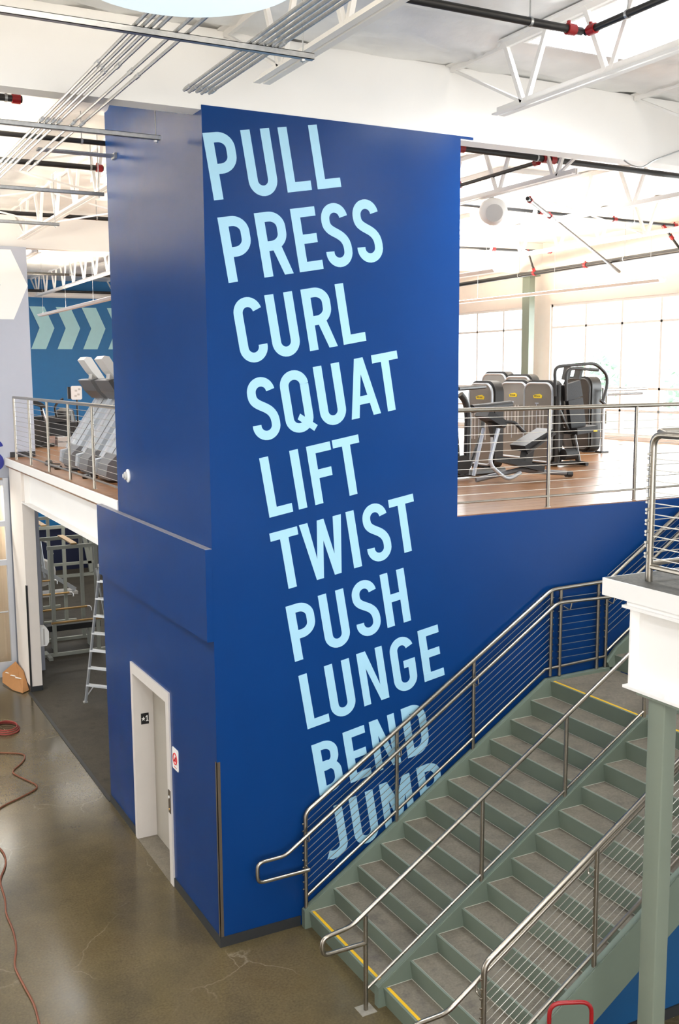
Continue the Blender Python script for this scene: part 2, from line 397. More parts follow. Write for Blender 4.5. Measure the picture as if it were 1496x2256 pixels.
# hall walls behind and left of the camera, with openings made for the added fill lights
wb = MB().box(-9, 14, -16.2, -16, 0, 2.6).box(-9, 14, -16.2, -16, 8.2, 9).box(-9.2, -9, -16.2, 2, 0, 9).box(-9.2, -9, 9, 10.9, 0, 9).box(-9.2, -9, 2, 9, 0, 1).box(-9.2, -9, 2, 9, 4.2, 9).box(2, 14, -16.2, -16, 2.6, 8.2)
struct(wb.build('wall_hall', 'warmwhite', smooth=False))
# big roof beams
for i, (y0, y1, xa, xb) in enumerate([(.012, .23, -9, 13), (11.05, 11.3, -9, 13)]):
    struct(MB().box(xa, xb, y0, y1, 7.962, 8.66).build('beam_roof', 'white', smooth=False))

# foil ceiling with skylight openings
def ceiling():
    xs = [-9+.25*i for i in range(int(22.25/.25)+1)]; ys = [-16+.1*i for i in range(411)]
    rr = random.Random(5); vs = []; ph = [rr.uniform(0, 6) for _ in range(len(xs))]
    for j, y in enumerate(ys):
        for i, x in enumerate(xs):
            t = (y/1.22) % 1
            sag = -.05*sin(pi*t)
            cr = .016*sin(y*9.1+ph[i]+x*1.7)+.012*sin(y*17.3-x*5.1+ph[i]*2)+.012*(rr.random()-.5)
            edge = any(a-.3 <= x <= b+.3 and c-.3 <= y <= d+.3 for a, b, c, d in SKYLIGHTS)
            vs.append((x, y, 8.67+(0 if edge else sag+cr)))
    nx = len(xs); fs = []
    for j in range(len(ys)-1):
        for i in range(nx-1):
            xm = xs[i]+.125; ym = ys[j]+.05
            if any(a < xm < b and c < ym < d for a, b, c, d in SKYLIGHTS): continue
            a = j*nx+i; fs.append((a, a+nx, a+nx+1, a+1))
    m = MB(); m.add(vs, fs); return m
cg = struct(ceiling().build('ceiling', 'foil', ang=180))
struct(MB().box(-9, -4.5, -10, 26, 8.95, 9.0).build('roof_edge', 'white')) if False else None
for k, (a, b, c, d) in enumerate(SKYLIGHTS):
    sk = croot('window_%d' % (k+2), ((a+b)/2, (c+d)/2, 8.6))
    MB().box(a-.03, a, c-.03, d+.03, 8.6, 9.0).box(b, b+.03, c-.03, d+.03, 8.6, 9.0).box(a, b, c-.03, c, 8.6, 9.0).box(a, b, d, d+.03, 8.6, 9.0).build('curb', 'white', sk, smooth=False)
    MB().box(a, b, c, d, 8.96, 8.97).build('pane', 'skyglass', sk, smooth=False)

# roof joists: double-angle chords and V webs
def joist(x, y0, y1, first=None, zt=8.645, zb=8.03):
    j = croot('joist', (x, (y0+y1)/2, zb))
    a, b = y0, y1
    MB().box(x-.075, x-.012, a, b, zb-.012, zb).box(x-.018, x-.012, a, b, zb, zb+.06).box(x+.012, x+.075, a, b, zb-.012, zb).box(x+.012, x+.018, a, b, zb, zb+.06).build('bottom_chord', 'white', j, smooth=False)
    MB().box(x-.075, x-.012, y0-1 if first is None else first[0], y1+1 if first is None else first[1], zt, zt+.012).box(x+.012, x+.075, y0-1 if first is None else first[0], y1+1 if first is None else first[1], zt, zt+.012).box(x-.018, x+.018, y0 if first is None else first[0], y1 if first is None else first[1], zt-.05, zt).build('top_chord', 'white', j, smooth=False)
    mg = .4; n = max(1, round((b-a-2*mg)/1.12)); st = (b-a-2*mg)/n
    for i in range(n+1):
        yb = a+mg+st*i
        for s in (-1, 1):
            yt = yb+s*(.3 if 0 < i < n or (s > 0) == (i == 0) else 1.25)
            if first is not None: yt = min(max(yt, first[0]), first[1])
            if i in (0, n) and (s > 0) == (i == n):
                y2 = yb+s*.3; MB().bar((x, yb+s*.03, zb+.03), (x, y2, zt-.02), .04, .045).build('web_member', 'white', j, smooth=False)
            thick = .045 if abs(yt-yb) < .9 else .025
            MB().bar((x, yb+s*.03, zb+.03), (x, yt, zt-.02), .04, thick).build('web_member', 'white', j, smooth=False)
for x in (-4.6, -2.2, .24, 2.66, 5.1, 7.5):
    joist(x, -9.2, -.78, (-9.9, .0))
for x in (-4.6, -2.2, .42, 2.85, 5.27, 7.7, 10.3):
    joist(x, 1.15, 10.3, (.23, 11.04))
for x in (1.1, 3.55, 6.0, 8.4, 10.8):
    joist(x, 12.2, 24.4, (11.3, 24.95))
# diagonal bridging between joists
br = croot('bridging', (2.6, -2, 8.3))
for y in (-4.0, -6.): MB().bar((.24, y, 8.58), (2.66, y-.02, 8.06), .025, .025).build('brace', 'white', br, smooth=False)
for y in (5.2, 8.4):
    for xa, xb in ((-2.2, .42), (.42, 2.85), (2.85, 5.27), (5.27, 7.7), (7.7, 10.3)):
        MB().bar((xa, y, 8.58), (xb, y, 8.06), .025, .025).build('brace', 'white', br, smooth=False)
        MB().bar((xb, y+.05, 8.58), (xa, y+.05, 8.06), .025, .025).build('brace', 'white', br, smooth=False)

# window wall on the right
ww = MB()
WZ0, WZ1 = MZ+.08, 7.2
W1 = (-1.5, 10.72); W2 = (11.36, 15.9)
ww.box(BW, BW+.2, W1[1], W2[0], MZ, 9).box(BW, BW+.2, W2[1], 25.2, MZ, 9).box(BW, BW+.2, -3, W1[1], WZ1, 9).box(BW, BW+.2, W2[0], W2[1], WZ1, 9)
ww.box(BW, BW+.2, -3, 25.2, 3.6, WZ0)
struct(ww.build('wall_right', 'warmwhite', smooth=False))
def bigwin(name, y0, y1, mull):
    w = croot(name, (BW, (y0+y1)/2, WZ0))
    f = MB()
    f.box(BW+.04, BW+.16, y0, y1, WZ0, WZ0+.06).box(BW+.04, BW+.16, y0, y1, WZ1-.06, WZ1)
    f.box(BW+.04, BW+.16, y0, y0+.05, WZ0, WZ1).box(BW+.04, BW+.16, y1-.05, y1, WZ0, WZ1)
    f.build('window_frame', 'winframe', w, smooth=False)
    for z in (6.66, 5.24, 4.76):
        MB().box(BW+.04, BW+.15, y0+.05, y1-.05, z-.025, z+.025).build('transom', 'winframe', w, smooth=False)
    for y in mull:
        MB().box(BW+.04, BW+.15, y-.028, y+.028, WZ0+.06, WZ1-.06).build('mullion', 'winframe', w, smooth=False)
    ys = [y0+.05]+sorted(mull)+[y1-.05]
    for a, b in zip(ys[:-1], ys[1:]):
        for za, zb in ((WZ0+.06, 4.735), (4.785, 5.215), (5.265, 6.635), (6.685, WZ1-.06)):
            MB().box(BW+.09, BW+.096, a+.028, b-.028, za, zb).build('pane', 'glass', w, smooth=False)
bigwin('window_20', W1[0], W1[1], [9.5, 8.33, 7.17, 6.0, 4.84, 3.67, 2.5, 1.34, .17])
bigwin('window_21', W2[0], W2[1], [12.6, 13.75, 14.9])
# steel column by the window
cw = croot('column_window', (12.35, 11.2, MZ))
MB().box(12.28, 12.44, 10.93, 11.2, MZ, 7.86).build('shaft', 'column', cw, smooth=False)
MB().box(12.2, 12.52, 10.83, 11.3, 7.86, 7.9).build('cap_plate', 'column', cw, smooth=False)
# outside: pale paving and trees seen through the glass
struct(MB().box(13.2, 60, -20, 60, 3.2, 3.4).build('ground_outside', 'ground'))

def letters_poly():
    pass
# ================================================================== lettering
S = .093; h = S/2; H0 = .583
def arc(cx, cy, rx, ry, a0, a1, n=10):
    return [(cx+rx*cos(radians(a0+(a1-a0)*i/n)), cy+ry*sin(radians(a0+(a1-a0)*i/n))) for i in range(n+1)]
def rect(x0, y0, x1, y1): return ('p', [(x0, y0), (x1, y0), (x1, y1), (x0, y1)])
def bez(a, b, c, d, n=12):
    return [tuple(a[k]*(1-t)**3+3*b[k]*t*(1-t)**2+3*c[k]*t*t*(1-t)+d[k]*t**3 for k in (0, 1)) for t in [i/n for i in range(n+1)]]
def bowl(yt, yb, xr, ry=.105, rx=.12): return [(.02, yt), (xr-rx, yt)]+arc(xr-rx, yt-ry, rx, ry, 90, 0)+arc(xr-rx, yb+ry, rx, ry, 0, -90)+[(.02, yb)]
def glyph(c):
    H = H0
    if c == 'P': return [rect(0, 0, S, H), ('s', bowl(.539, .266, .246), .088)]
    if c == 'R': return [rect(0, 0, S, H), ('s', bowl(.539, .276, .252), .088), ('p', [(.214, 0), (.306, 0), (.216, .29), (.118, .29)])]
    if c == 'D': return [rect(0, 0, S, H), ('s', bowl(.539, .044, .245, .14, .125), .09)]
    if c == 'B': return [rect(0, 0, S, H), ('s', bowl(.539, .3, .237, .1, .115), .088), ('s', bowl(.32, .044, .247, .115, .12), .088)]
    if c == 'U': return [('s', [(h, H)]+arc(.145, .135, .0985, .0985, 180, 360, 16)+[(.2435, H)], S)]
    if c == 'J': return [('s', [(.19, H)]+arc(.08, .132, .11, .095, 0, -90, 10)+[(.045, .037), (-.002, .06)], S)]
    if c == 'L': return [rect(0, 0, S, H), rect(0, 0, .256, .086)]
    if c == 'I': return [rect(0, 0, S, H)]
    if c == 'T': return [rect(0, H-.081, .3, H), rect(.101, 0, .192, H)]
    if c == 'H': return [rect(0, 0, S-.002, H), rect(.199, 0, .29, H), rect(0, .258, .29, .342)]
    if c == 'F': return [rect(0, 0, S-.003, H), rect(0, H-.083, .265, H), rect(0, .252, .237, .338)]
    if c == 'E': return [rect(0, 0, S, H), rect(0, H-.086, .257, H), rect(0, .253, .238, .338), rect(0, 0, .256, .086)]
    if c == 'C': return [('s', arc(.144, .448, .0985, .1, 12, 180, 16)+arc(.144, .135, .0985, .0985, 180, 366, 16), .09)]
    if c == 'G': return [('s', arc(.144, .448, .0985, .1, 12, 180, 16)+arc(.144, .135, .0985, .0985, 180, 360, 16)+[(.2425, .30)], .09), rect(.145, .243, .2885, .325)]
    if c == 'S': return [('s', arc(.144, .448, .099, .1, 5, 180, 16)+bez((.045, .43), (.045, .30), (.245, .33), (.245, .15), 14)+arc(.146, .135, .099, .099, 0, -188, 16)[1:], .088)]
    if c == 'Q': return [('s', arc(.152, .448, .106, .1, 0, 180, 16)+arc(.152, .135, .106, .0985, 180, 360, 16)+[(.258, .448)], .09), ('p', [(.166, .172), (.131, .123), (.286, -.022), (.332, .027)])]
    if c == 'A': return [('p', [(0, 0), (.09, 0), (.174, .425), (.174, H), (.126, H)]), ('p', [(.254, 0), (.34, 0), (.223, H), (.174, H), (.174, .425)]), ('p', [(.1, .127), (.24, .127), (.22, .209), (.115, .209)])]
    if c == 'W': return [('p', [(0, H), (.092, H), (.136, .204), (.198, H), (.273, H), (.332, .21), (.377, H), (.47, H), (.376, 0), (.299, 0), (.234, .373), (.174, 0), (.095, 0)])]
    if c == 'N': return [('p', [(0, 0), (.083, 0), (.083, .40), (.207, 0), (.305, 0), (.305, H), (.222, H), (.222, .175), (.105, H), (0, H)])]
    if c == 'M': return [('p', [(0, 0), (.085, 0), (.085, .37), (.155, .10), (.225, .10), (.295, .37), (.295, 0), (.38, 0), (.38, H), (.285, H), (.19, .34), (.095, H), (0, H)])]
    if c == '1': return [rect(.1, 0, .2, H), ('p', [(.1, H), (.1, H-.12), (0, H-.2), (0, H-.09)]), rect(.02, 0, .28, .08)]
def glyph_mesh(mb, c, fn, depth, mi=0):
    # fn maps glyph (x, y) to world point on the surface plus outward offset d
    for ki, k in enumerate(glyph(c)):
        dep0 = depth; depth = depth+.0004
        if k[0] == 'p':
            p = k[1]; n = len(p)
            ar = sum(p[i][0]*p[(i+1) % n][1]-p[(i+1) % n][0]*p[i][1] for i in range(n))
            if ar < 0: p = p[::-1]
            vs = [fn(x, y, depth) for x, y in p]+[fn(x, y, 0) for x, y in p]
            mb.add(vs, [tuple(range(n))]+[(i, n+i, n+(i+1) % n, (i+1) % n) for i in range(n)], mi)
        else:
            pts = k[1]; w = k[2]/2; q = [pts[0]]
            for p in pts[1:]:
                if (p[0]-q[-1][0])**2+(p[1]-q[-1][1])**2 > 1e-8: q.append(p)
            L = []; R = []; n = len(q)
            for i in range(n):
                def nd(a, b):
                    l = sqrt((b[0]-a[0])**2+(b[1]-a[1])**2); return ((b[0]-a[0])/l, (b[1]-a[1])/l)
                d1 = nd(q[max(i-1, 0)], q[max(i, 1)]); d2 = nd(q[min(i, n-2)], q[min(i+1, n-1)])
                nx, ny = -(d1[1]+d2[1]), d1[0]+d2[0]; l2 = nx*nx+ny*ny
                kx = 2*w/l2
                L.append((q[i][0]+nx*kx, q[i][1]+ny*kx)); R.append((q[i][0]-nx*kx, q[i][1]-ny*kx))
            vs = [fn(x, y, depth) for x, y in L]+[fn(x, y, depth) for x, y in R]+[fn(x, y, 0) for x, y in L]+[fn(x, y, 0) for x, y in R]
            fs = []
            for i in range(n-1):
                fs += [(i, n+i, n+i+1, i+1), (i, i+1, 2*n+i+1, 2*n+i), (n+i+1, n+i, 3*n+i, 3*n+i+1)]
            fs += [(0, 2*n, 3*n, n), (n-1, 2*n-1, 4*n-1, 3*n-1)]
            mb.add(vs, fs, mi)
TH = radians(9.6)
WORDS = [('PULL', (1.296, 1.664, 2.04, 2.358), 7.066, -.004, .582), ('PRESS', (1.298, 1.662, 2.034, 2.343, 2.689), 6.33, 0, .584),
         ('CURL', (1.292, 1.629, 2.009, 2.382), 5.586, 0, .585), ('SQUAT', (1.286, 1.631, 2.009, 2.344, 2.666), 4.844, .006, .583),
         ('LIFT', (1.297, 1.617, 1.80, 2.088), 4.099, .012, .585), ('TWIST', (1.266, 1.589, 2.113, 2.289, 2.616), 3.359, .011, .588),
         ('PUSH', (1.301, 1.663, 2.034, 2.388), 2.614, .029, .577), ('LUNGE', (1.31, 1.601, 1.98, 2.367, 2.733), 1.884, .032, .576),
         ('BEND', (1.318, 1.682, 2.0, 2.394), 1.136, .026, .566), ('JUMP', (1.303, 1.628, 2.001, 2.473), .418, .038, .557)]
ORD = ['topmost', 'second', 'third', 'fourth', 'fifth', 'sixth', 'seventh', 'eighth', 'ninth', 'bottom']
for wi, (w, us, v0, sl_, HH) in enumerate(WORDS):
    t = thing('wall_lettering', 'pale blue word %s, %s of the slanted words on the navy wall' % (w, ORD[wi]), 'lettering',
              (us[0]*cos(TH)-v0*sin(TH), 0, us[0]*sin(TH)+v0*cos(TH)), 'slanted words on the navy wall')
    for c, u in zip(w, us):
        mb = MB(); v = v0+sl_*(u-us[0]); k = HH/H0
        def fn(x, y, d, u=u, v=v, k=k):
            a = u+x; b = v+y*k
            return (a*cos(TH)-b*sin(TH), -d, a*sin(TH)+b*cos(TH))
        glyph_mesh(mb, c, fn, .003)
        mb.build('letter', 'letter', t, smooth=False)

# far chevrons on the teal wall, white arrow and blue letter on the lavender wall
def chev(x, z0, z1, w, tip, y, m, label, name='chevron', group=None):
    zm = (z0+z1)/2
    mb = MB().prism([(x, z1), (x+w, z1), (x+w+tip, zm), (x+w, z0), (x, z0), (x+tip, zm)], 'y', y-.004, y)
    o = mb.build(name, m, smooth=False); tag(o, label, 'chevron', group)
for i, nm in enumerate(('leftmost', 'second', 'third', 'fourth', 'fifth')):
    chev(3.47+.83*i, 6.43, 7.77, .47, .29, 24.985, 'chevron', '%s pale aqua chevron of the row on the far teal wall' % nm, group='chevrons on the far teal wall')
mb = MB().prism([(-.33, 7.87), (.285, 7.87), (.56, 7.24), (.285, 6.63), (-.33, 6.63), (.08, 7.24)], 'y', 10.616, 10.62)
tag(mb.build('wall_arrow', 'white', smooth=False), 'large white arrow head on the pale lavender wall', 'arrow')
t = thing('wall_letter', 'dark blue letter S cut by the frame on the lavender wall', 'lettering', (-.3, 10.62, 3.9))
mb = MB(); glyph_mesh(mb, 'S', lambda x, y, d: (-.29+x*.95, 10.62-d, 3.9+y*.93), .004); mb.build('letter', 'navyletter', t, smooth=False)

# ================================================================== lift-side fittings
t = thing('call_panel', 'brushed steel lift call panel on the door frame', 'call panel', (-.02, 1.43, .98))
pl_ = MB().box(-.026, -.02, 1.395, 1.465, .845, 1.106).build('plate', 'bronze', t, smooth=False)
MB().lathe((-.026, 1.43, 1.03), [(.016, 0), (.016, .006), (.0, .007)], 14, (-1, 0, 0)).build('button', 'plasticwhite', pl_)
MB().lathe((-.026, 1.43, .89), [(.012, 0), (.012, .006), (.0, .007)], 14, (-1, 0, 0)).build('key_switch', 'brass', pl_)
t = thing('fire_notice', 'white rounded notice with red prohibition mark beside the lift door', 'sign', (0, 1.245, 1.52))
def rrect(y0, y1, z0, z1, r, n=5):
    p = []
    for cy, cz, a in ((y1-r, z1-r, 0), (y0+r, z1-r, 90), (y0+r, z0+r, 180), (y1-r, z0+r, 270)):
        p += [(cy+r*cos(radians(a+90*i/n)), cz+r*sin(radians(a+90*i/n))) for i in range(n+1)]
    return p
pl_ = MB().prism(rrect(1.15, 1.34, 1.40, 1.64, .02), 'x', -.006, 0).build('plate', 'plasticwhite', t, smooth=False)
mb = MB(); mb.tube([(-.008, 1.245+.06*cos(a*pi/12), 1.525+.06*sin(a*pi/12)) for a in range(24)], .007, 5, closed=True)
mb.tube([(-.008, 1.20, 1.565), (-.008, 1.29, 1.485)], .006, 5); mb.build('prohibition_ring', 'signred', pl_)
mb = MB().prism([(1.27, 1.49), (1.255, 1.545), (1.24, 1.515), (1.225, 1.56), (1.215, 1.49)], 'x', -.0075, -.006)
mb.box(-.0075, -.006, 1.2, 1.29, 1.425, 1.432)
mb.build('pictogram', 'signred', pl_, smooth=False)
t = thing('floor_tag', 'small black plate reading star 1 on the lift door jamb', 'sign', (.115, 2.725, 1.5))
pl_ = MB().box(.07, .165, 2.719, 2.725, 1.44, 1.575).build('plate', 'signblack', t, smooth=False)
st = [(.098+.026*(1 if i % 2 == 0 else .42)*sin(i*pi/5), 1.507+.03*(1 if i % 2 == 0 else .42)*cos(i*pi/5)) for i in range(10)]
MB().prism(st, 'y', 2.7175, 2.719).build('star', 'plasticwhite', pl_, smooth=False)
mb = MB(); glyph_mesh(mb, '1', lambda x, y, d: (.127+x*.12, 2.719-d, 1.475+y*.12), .0015); mb.build('numeral', 'plasticwhite', pl_, smooth=False)
t = thing('alarm_strobe', 'round white alarm fitting on the dark left face of the tower', 'alarm', (0, 2.66, 4.467))
MB().lathe((0, 2.66, 4.467), [(.078, 0), (.078, .012), (.055, .022), (.05, .026)], 24, (-1, 0, 0)).build('base', 'plasticwhite', t)
MB().lathe((-.026, 2.66, 4.467), [(.05, 0), (.045, .02), (.028, .024), (.026, .04), (.0, .042)], 20, (-1, 0, 0)).build('lens', 'lgrey', t)
t = thing('dispenser', 'white soap dispenser on the side of the white column', 'dispenser', (.24, 9.5, 1.0))
MB().prism([(.24, .80), (.36, .80), (.40, .86), (.405, 1.06), (.36, 1.14), (.24, 1.16)], 'y', 9.4, 9.6).build('housing', 'plasticwhite', t, smooth=False)
MB().box(.3, .33, 9.397, 9.4, .82, 1.12).build('window_strip', 'lgrey', t, smooth=False)

# ================================================================== staircase
XS, TR, RI = .925, .2794, .1789
YB = [(-.10, -1.53), (-1.60, -3.09)]     # the two bays
def zs(x): return RI+(x-XS)*RI/TR
LX1 = XS+11*TR; LZ = 12*RI; LX2 = 4.95
st = thing('staircase', 'wide grey green steel staircase with concrete treads against the navy wall', 'staircase', (XS, -1.5, 0))
for (ya, yb) in ((-.10, -.03), (-1.60, -1.53), (-3.16, -3.09)):
    x0, x1 = XS-.05, LX1+.02
    poly = [(x0, 0), (x0, zs(x0)+.045), (x1-.05, zs(x1-.05)+.045), (LX2, LZ+.04), (LX2, LZ-.36), (x1, LZ-.36), (x0+.45, 0)]
    MB().prism(poly, 'y', yb, ya).build('stringer', 'green', st, smooth=False)
    c = .012
    MB().prism([(x0, zs(x0)+.045), (x1-.05, zs(x1-.05)+.045), (x1-.05, zs(x1-.05)+.05), (x0, zs(x0)+.05)], 'y', yb-c, ya+c).build('stringer_cap', 'green', st, smooth=False)
for (ya, yb) in YB:
    for i in range(12):
        x = XS+TR*i; z = RI*(i+1)
        MB().prism([(x, z), (x+.014, z), (x+.04, z-RI), (x+.026, z-RI)], 'y', yb, ya).build('riser', 'green', st, smooth=False)
        MB().box(x, x+.022, yb, ya, z-.006, z+.004).build('nosing', 'green', st, smooth=False)
        if i < 11:
            MB().box(x+.022, x+TR+.03, yb, ya, z-.05, z).build('tread', 'tread', st, smooth=False)
            b = MB().box(x+.02, x+.026, yb, ya, z, z+.0025).box(x+TR+.014, x+TR+.02, yb, ya, z, z+.004).box(x+.02, x+TR+.02, yb, yb+.006, z, z+.0025).box(x+.02, x+TR+.02, ya-.006, ya, z, z+.0025)
            b.build('sealant', 'caulk', st, smooth=False)
        if i in (0, 11):
            MB().box(x+.024, x+.054, yb+.02, ya-.02, z, z+.004).build('nosing_strip', 'yellow', st, smooth=False)
    MB().box(LX1+.022, LX2, yb, ya, LZ-.1, LZ).build('landing', 'tread', st, smooth=False)
# upper flight
def zu(x): return LZ+RI+(x-LX2)*RI/TR
for (ya, yb) in ((-.10, -.03), (-1.60, -1.53)):
    MB().prism([(LX2, LZ-.1), (LX2-.1, LZ+.1), (LX2+.05, zu(LX2+.05)+.05), (LX2+11*TR, zu(LX2+11*TR)+.05), (LX2+11*TR, zu(LX2+11*TR)-.35)], 'y', yb, ya).build('stringer', 'green', st, smooth=False)
for i in range(11):
    x = LX2+TR*i; z = LZ+RI*(i+1)
    MB().prism([(x, z), (x+.014, z), (x+.04, z-RI), (x+.026, z-RI)], 'y', YB[0][1], YB[0][0]).build('riser', 'green', st, smooth=False)
    if i < 10: MB().box(x+.014, x+TR+.03, YB[0][1], YB[0][0], z-.05, z).build('tread', 'tread', st, smooth=False)
# teal wall under the stair
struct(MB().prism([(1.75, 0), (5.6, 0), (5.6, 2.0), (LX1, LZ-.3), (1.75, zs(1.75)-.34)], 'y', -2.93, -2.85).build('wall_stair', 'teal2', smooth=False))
struct(MB().box(1.75, 5.6, -2.945, -2.93, 0, .1).build('baseboard_stair', 'base', smooth=False))

# ================================================================== railings
RT, RP, RC = .024, .021, .0036
def studs(mb, x, y, zz, dx=0, dy=0, l=.035, r=.008):
    for z in zz: mb.tube([(x, y, z), (x+dx*l, y+dy*l, z)], r, 6)
def stair_guard(y, yh, label, posts):
    t = thing('stair_railing', label, 'railing', (posts[0], y, 0))
    xa, xb = posts[0], posts[-1]
    zt = lambda x: zs(x)+1.04
    top = [(xa, y, zt(xa)-.06), (xa+.005, y, zt(xa)+.005), (LX1+.02, y, zt(LX1+.02))] if False else [(xa, y, zt(xa)-.12), (xa, y, zt(xa)+.02), (4.02, y, zt(4.02)), (4.84, y, LZ+1.07), (7.2, y, zu(7.2)+.98)]
    MB().tube(top, RT, 10, fillet=.07).build('top_rail', 'steel', t)
    for i, x in enumerate(posts):
        if x < 4.03: z0, z1 = zs(x)+.04, (zt(x)-.1 if i == 0 else zt(x))
        else: z0, z1 = LZ+.04, LZ+1.06
        MB().tube([(x, y, z0), (x, y, z1)], RP, 10).build('post', 'steel', t)
    MB().tube([(xa, y, zs(xa)+.16), (3.95, y, zs(3.95)+.17), (4.84, y, LZ+.17)], .017, 8).build('bottom_rail', 'steel', t)
    MB().tube([(4.84, y, LZ+.22), (7.2, y, zu(7.2)+.16)], .017, 8).build('bottom_rail', 'steel', t)
    for k in range(10):
        hh = .245+.078*k
        MB().tube([(xa-.02, y, zs(xa)+hh), (4.02, y, zs(4.02)+hh+.01)], RC, 5).build('cable', 'cable', t)
        MB().tube([(4.13, y, LZ+hh), (4.74, y, LZ+hh)], RC, 5).build('cable', 'cable', t)
        MB().tube([(4.84, y, zu(4.84)+hh+.08), (7.2, y, zu(7.2)+hh)], RC, 5).build('cable', 'cable', t)
    mb = MB(); hs = [.245+.078*k for k in range(10)]
    studs(mb, xa, y, [zs(xa)+q for q in hs], -1); studs(mb, 4.02, y, [zs(4.02)+q for q in hs], 1)
    studs(mb, 4.155, y, [LZ+q for q in hs], -1); studs(mb, 4.71, y, [LZ+q for q in hs], 1); studs(mb, 4.84, y, [zu(4.84)+q+.05 for q in hs], -1)
    mb.build('cable_fittings', 'steel', t)
    for x in (6.1, 7.2): MB().tube([(x, y, zu(x)+.03), (x, y, zu(x)+.98)], RP, 10).build('post', 'steel', t)
    # graspable handrail with its return loop
    zh = lambda x: zs(x)+.872
    hr = [(.9, y, .66), (.34, (y+yh)/2*0+yh, .655), (.34, yh, .865), (.64, yh, .87), (4.04, yh, zh(4.04)+.02), (4.86, yh, LZ+.9), (7.2, yh, zu(7.2)+.82)]
    hrl = MB().tube([(xa, yh, .66)]+hr[1:], .02, 10, fillet=.07).build('handrail', 'steel', t)
    for x in (posts[0], posts[1], posts[2]):
        MB().tube([(x, y, zh(x)-.09), (x, yh, zh(x)-.09), (x, yh, zh(x)-.01)], .008, 6, fillet=.03).build('bracket', 'steel', hrl)
    for x, z in ((4.2, LZ+.9), (4.84, LZ+.9)):
        MB().tube([(x, y, z-.06), (x+.02, yh, z-.09), (x+.04, yh, z-.01)], .008, 6, fillet=.03).build('bracket', 'steel', hrl)
    MB().tube([(xa, y, .66), (xa, yh, .66)], .012, 6).build('bracket', 'steel', hrl)
    return t
PX = [.91, 1.99, 2.965, 4.02, 4.155, 4.71, 4.84]
stair_guard(-.062, -.15, 'stainless cable railing of the stair along the navy wall, crossing the last words', PX)
stair_guard(-3.125, -3.03, 'stainless cable railing on the open side of the stair behind the green column', PX)
# middle handrail
yc = -1.565
t = thing('stair_handrail', 'plain stainless handrail with looped end down the middle of the stair', 'railing', (.76, yc, 0))
zh = lambda x: zs(x)+.86
MB().tube([(.765, yc, .64), (.335, yc, .64), (.335, yc, .80), (.625, yc, .835), (6.5, yc, zh(6.5)-.3)][:4]+[(4.02, yc, zh(4.02)), (4.9, yc, LZ+.92)], .021, 10, fillet=.07).build('top_rail', 'steel', t)
for x, z0 in ((.765, 0), (2.01, zs(2.01)+.04), (2.99, zs(2.99)+.04), (3.99, LZ)):
    MB().tube([(x, yc, z0), (x, yc, zh(x)-.01 if x > 1 else .9)], RP, 10).build('post', 'steel', t)
MB().tube([(.78, yc, .2), (3.99, yc, zs(3.99)+.1)], .015, 8).build('lower_rail', 'steel', t)
MB().tube([(4.9, yc, LZ+.92), (4.9, yc, LZ)], RP, 10).build('post', 'steel', t)
MB().box(.69, .84, yc-.075, yc+.075, 0, .005).build('grout_patch', 'grout', t, smooth=False)

def level_guard(name, label, pts, z, hgt, posts, ncab=10, ends=(0, 0)):
    # straight level cable rail between pts[0] and pts[1] with posts at given parameters
    a = Vector(pts[0]); b = Vector(pts[1]); d = (b-a); t = thing(name, label, 'railing', (a.x, a.y, z))
    P = lambda s, zz: (a.x+d.x*s, a.y+d.y*s, zz)
    MB().tube([P(0, z+hgt), P(1, z+hgt)], RT, 10).build('top_rail', 'steel', t)
    for s in posts: MB().tube([P(s, z), P(s, z+hgt-.01)], RP, 10).build('post', 'steel', t)
    for s in posts: MB().lathe(P(s, z), [(.035, 0), (.033, .006), (.0, .006)], 10).build('base_flange', 'steel', t)
    MB().tube([P(0, z+.125), P(1, z+.125)], .014, 8).build('bottom_rail', 'steel', t)
    for k in range(ncab):
        zz = z+.205+(hgt-.29)/(ncab-1)*k
        MB().tube([P(0, zz), P(1, zz)], RC, 5).build('cable', 'cable', t)
    return t
level_guard('mezzanine_railing', 'stainless cable railing on the mezzanine edge in front of weight machines', ((2.79, .1), (9.5, .1)), MZ, 1.115, [(x-2.79)/6.71 for x in (4.067, 5.365, 6.66, 7.96, 9.26)])
lr = level_guard('mezzanine_railing', 'stainless cable railing along the mezzanine edge in front of the treadmills', ((.105, 10.05), (.105, 3.15)), MZ, 1.115, [(10.05-y)/6.9 for y in (10.05, 8.75, 7.35, 5.97, 4.62)], 11)

# ================================================================== bridge platform with beam and column
pf = croot('platform', (1.85, -3.25, MZ))
MB().box(1.86, 6, -9, -3.26, MZ-.09, MZ).build('topping', 'deckconc', pf, smooth=False)
MB().box(1.85, 1.86, -9, -3.25, MZ-.13, MZ-.001).box(1.86, 6, -3.26, -3.25, MZ-.13, MZ-.001).build('edge_angle', 'white', pf, smooth=False)
MB().box(1.87, 6, -9, -3.49, 3.955, MZ-.09).build('deck_pan', 'white', pf, smooth=False)
MB().box(1.84, 2.06, -9, -3.47, 3.935, 3.955).build('flange', 'white', pf, smooth=False)
MB().box(1.84, 2.06, -9, -3.50, 3.345, 3.365).build('flange', 'white', pf, smooth=False)
MB().box(1.945, 1.957, -9, -3.53, 3.365, 3.935).build('web', 'white', pf, smooth=False)
MB().box(1.865, 1.945, -3.545, -3.53, 3.365, 3.935).box(1.957, 2.04, -3.545, -3.53, 3.365, 3.935).build('end_plate', 'white', pf, smooth=False)
MB().box(1.85, 2.05, -4.06, -3.63, 3.325, 3.345).build('cap_plate', 'column', pf, smooth=False)
for y in (-3.72, -3.9): MB().lathe((1.875, y, 3.365), [(.016, 0), (.016, .018), (.0, .02)], 6).build('bolt', 'white', pf)
cl = croot('column_stair', (1.94, -3.8, 0))
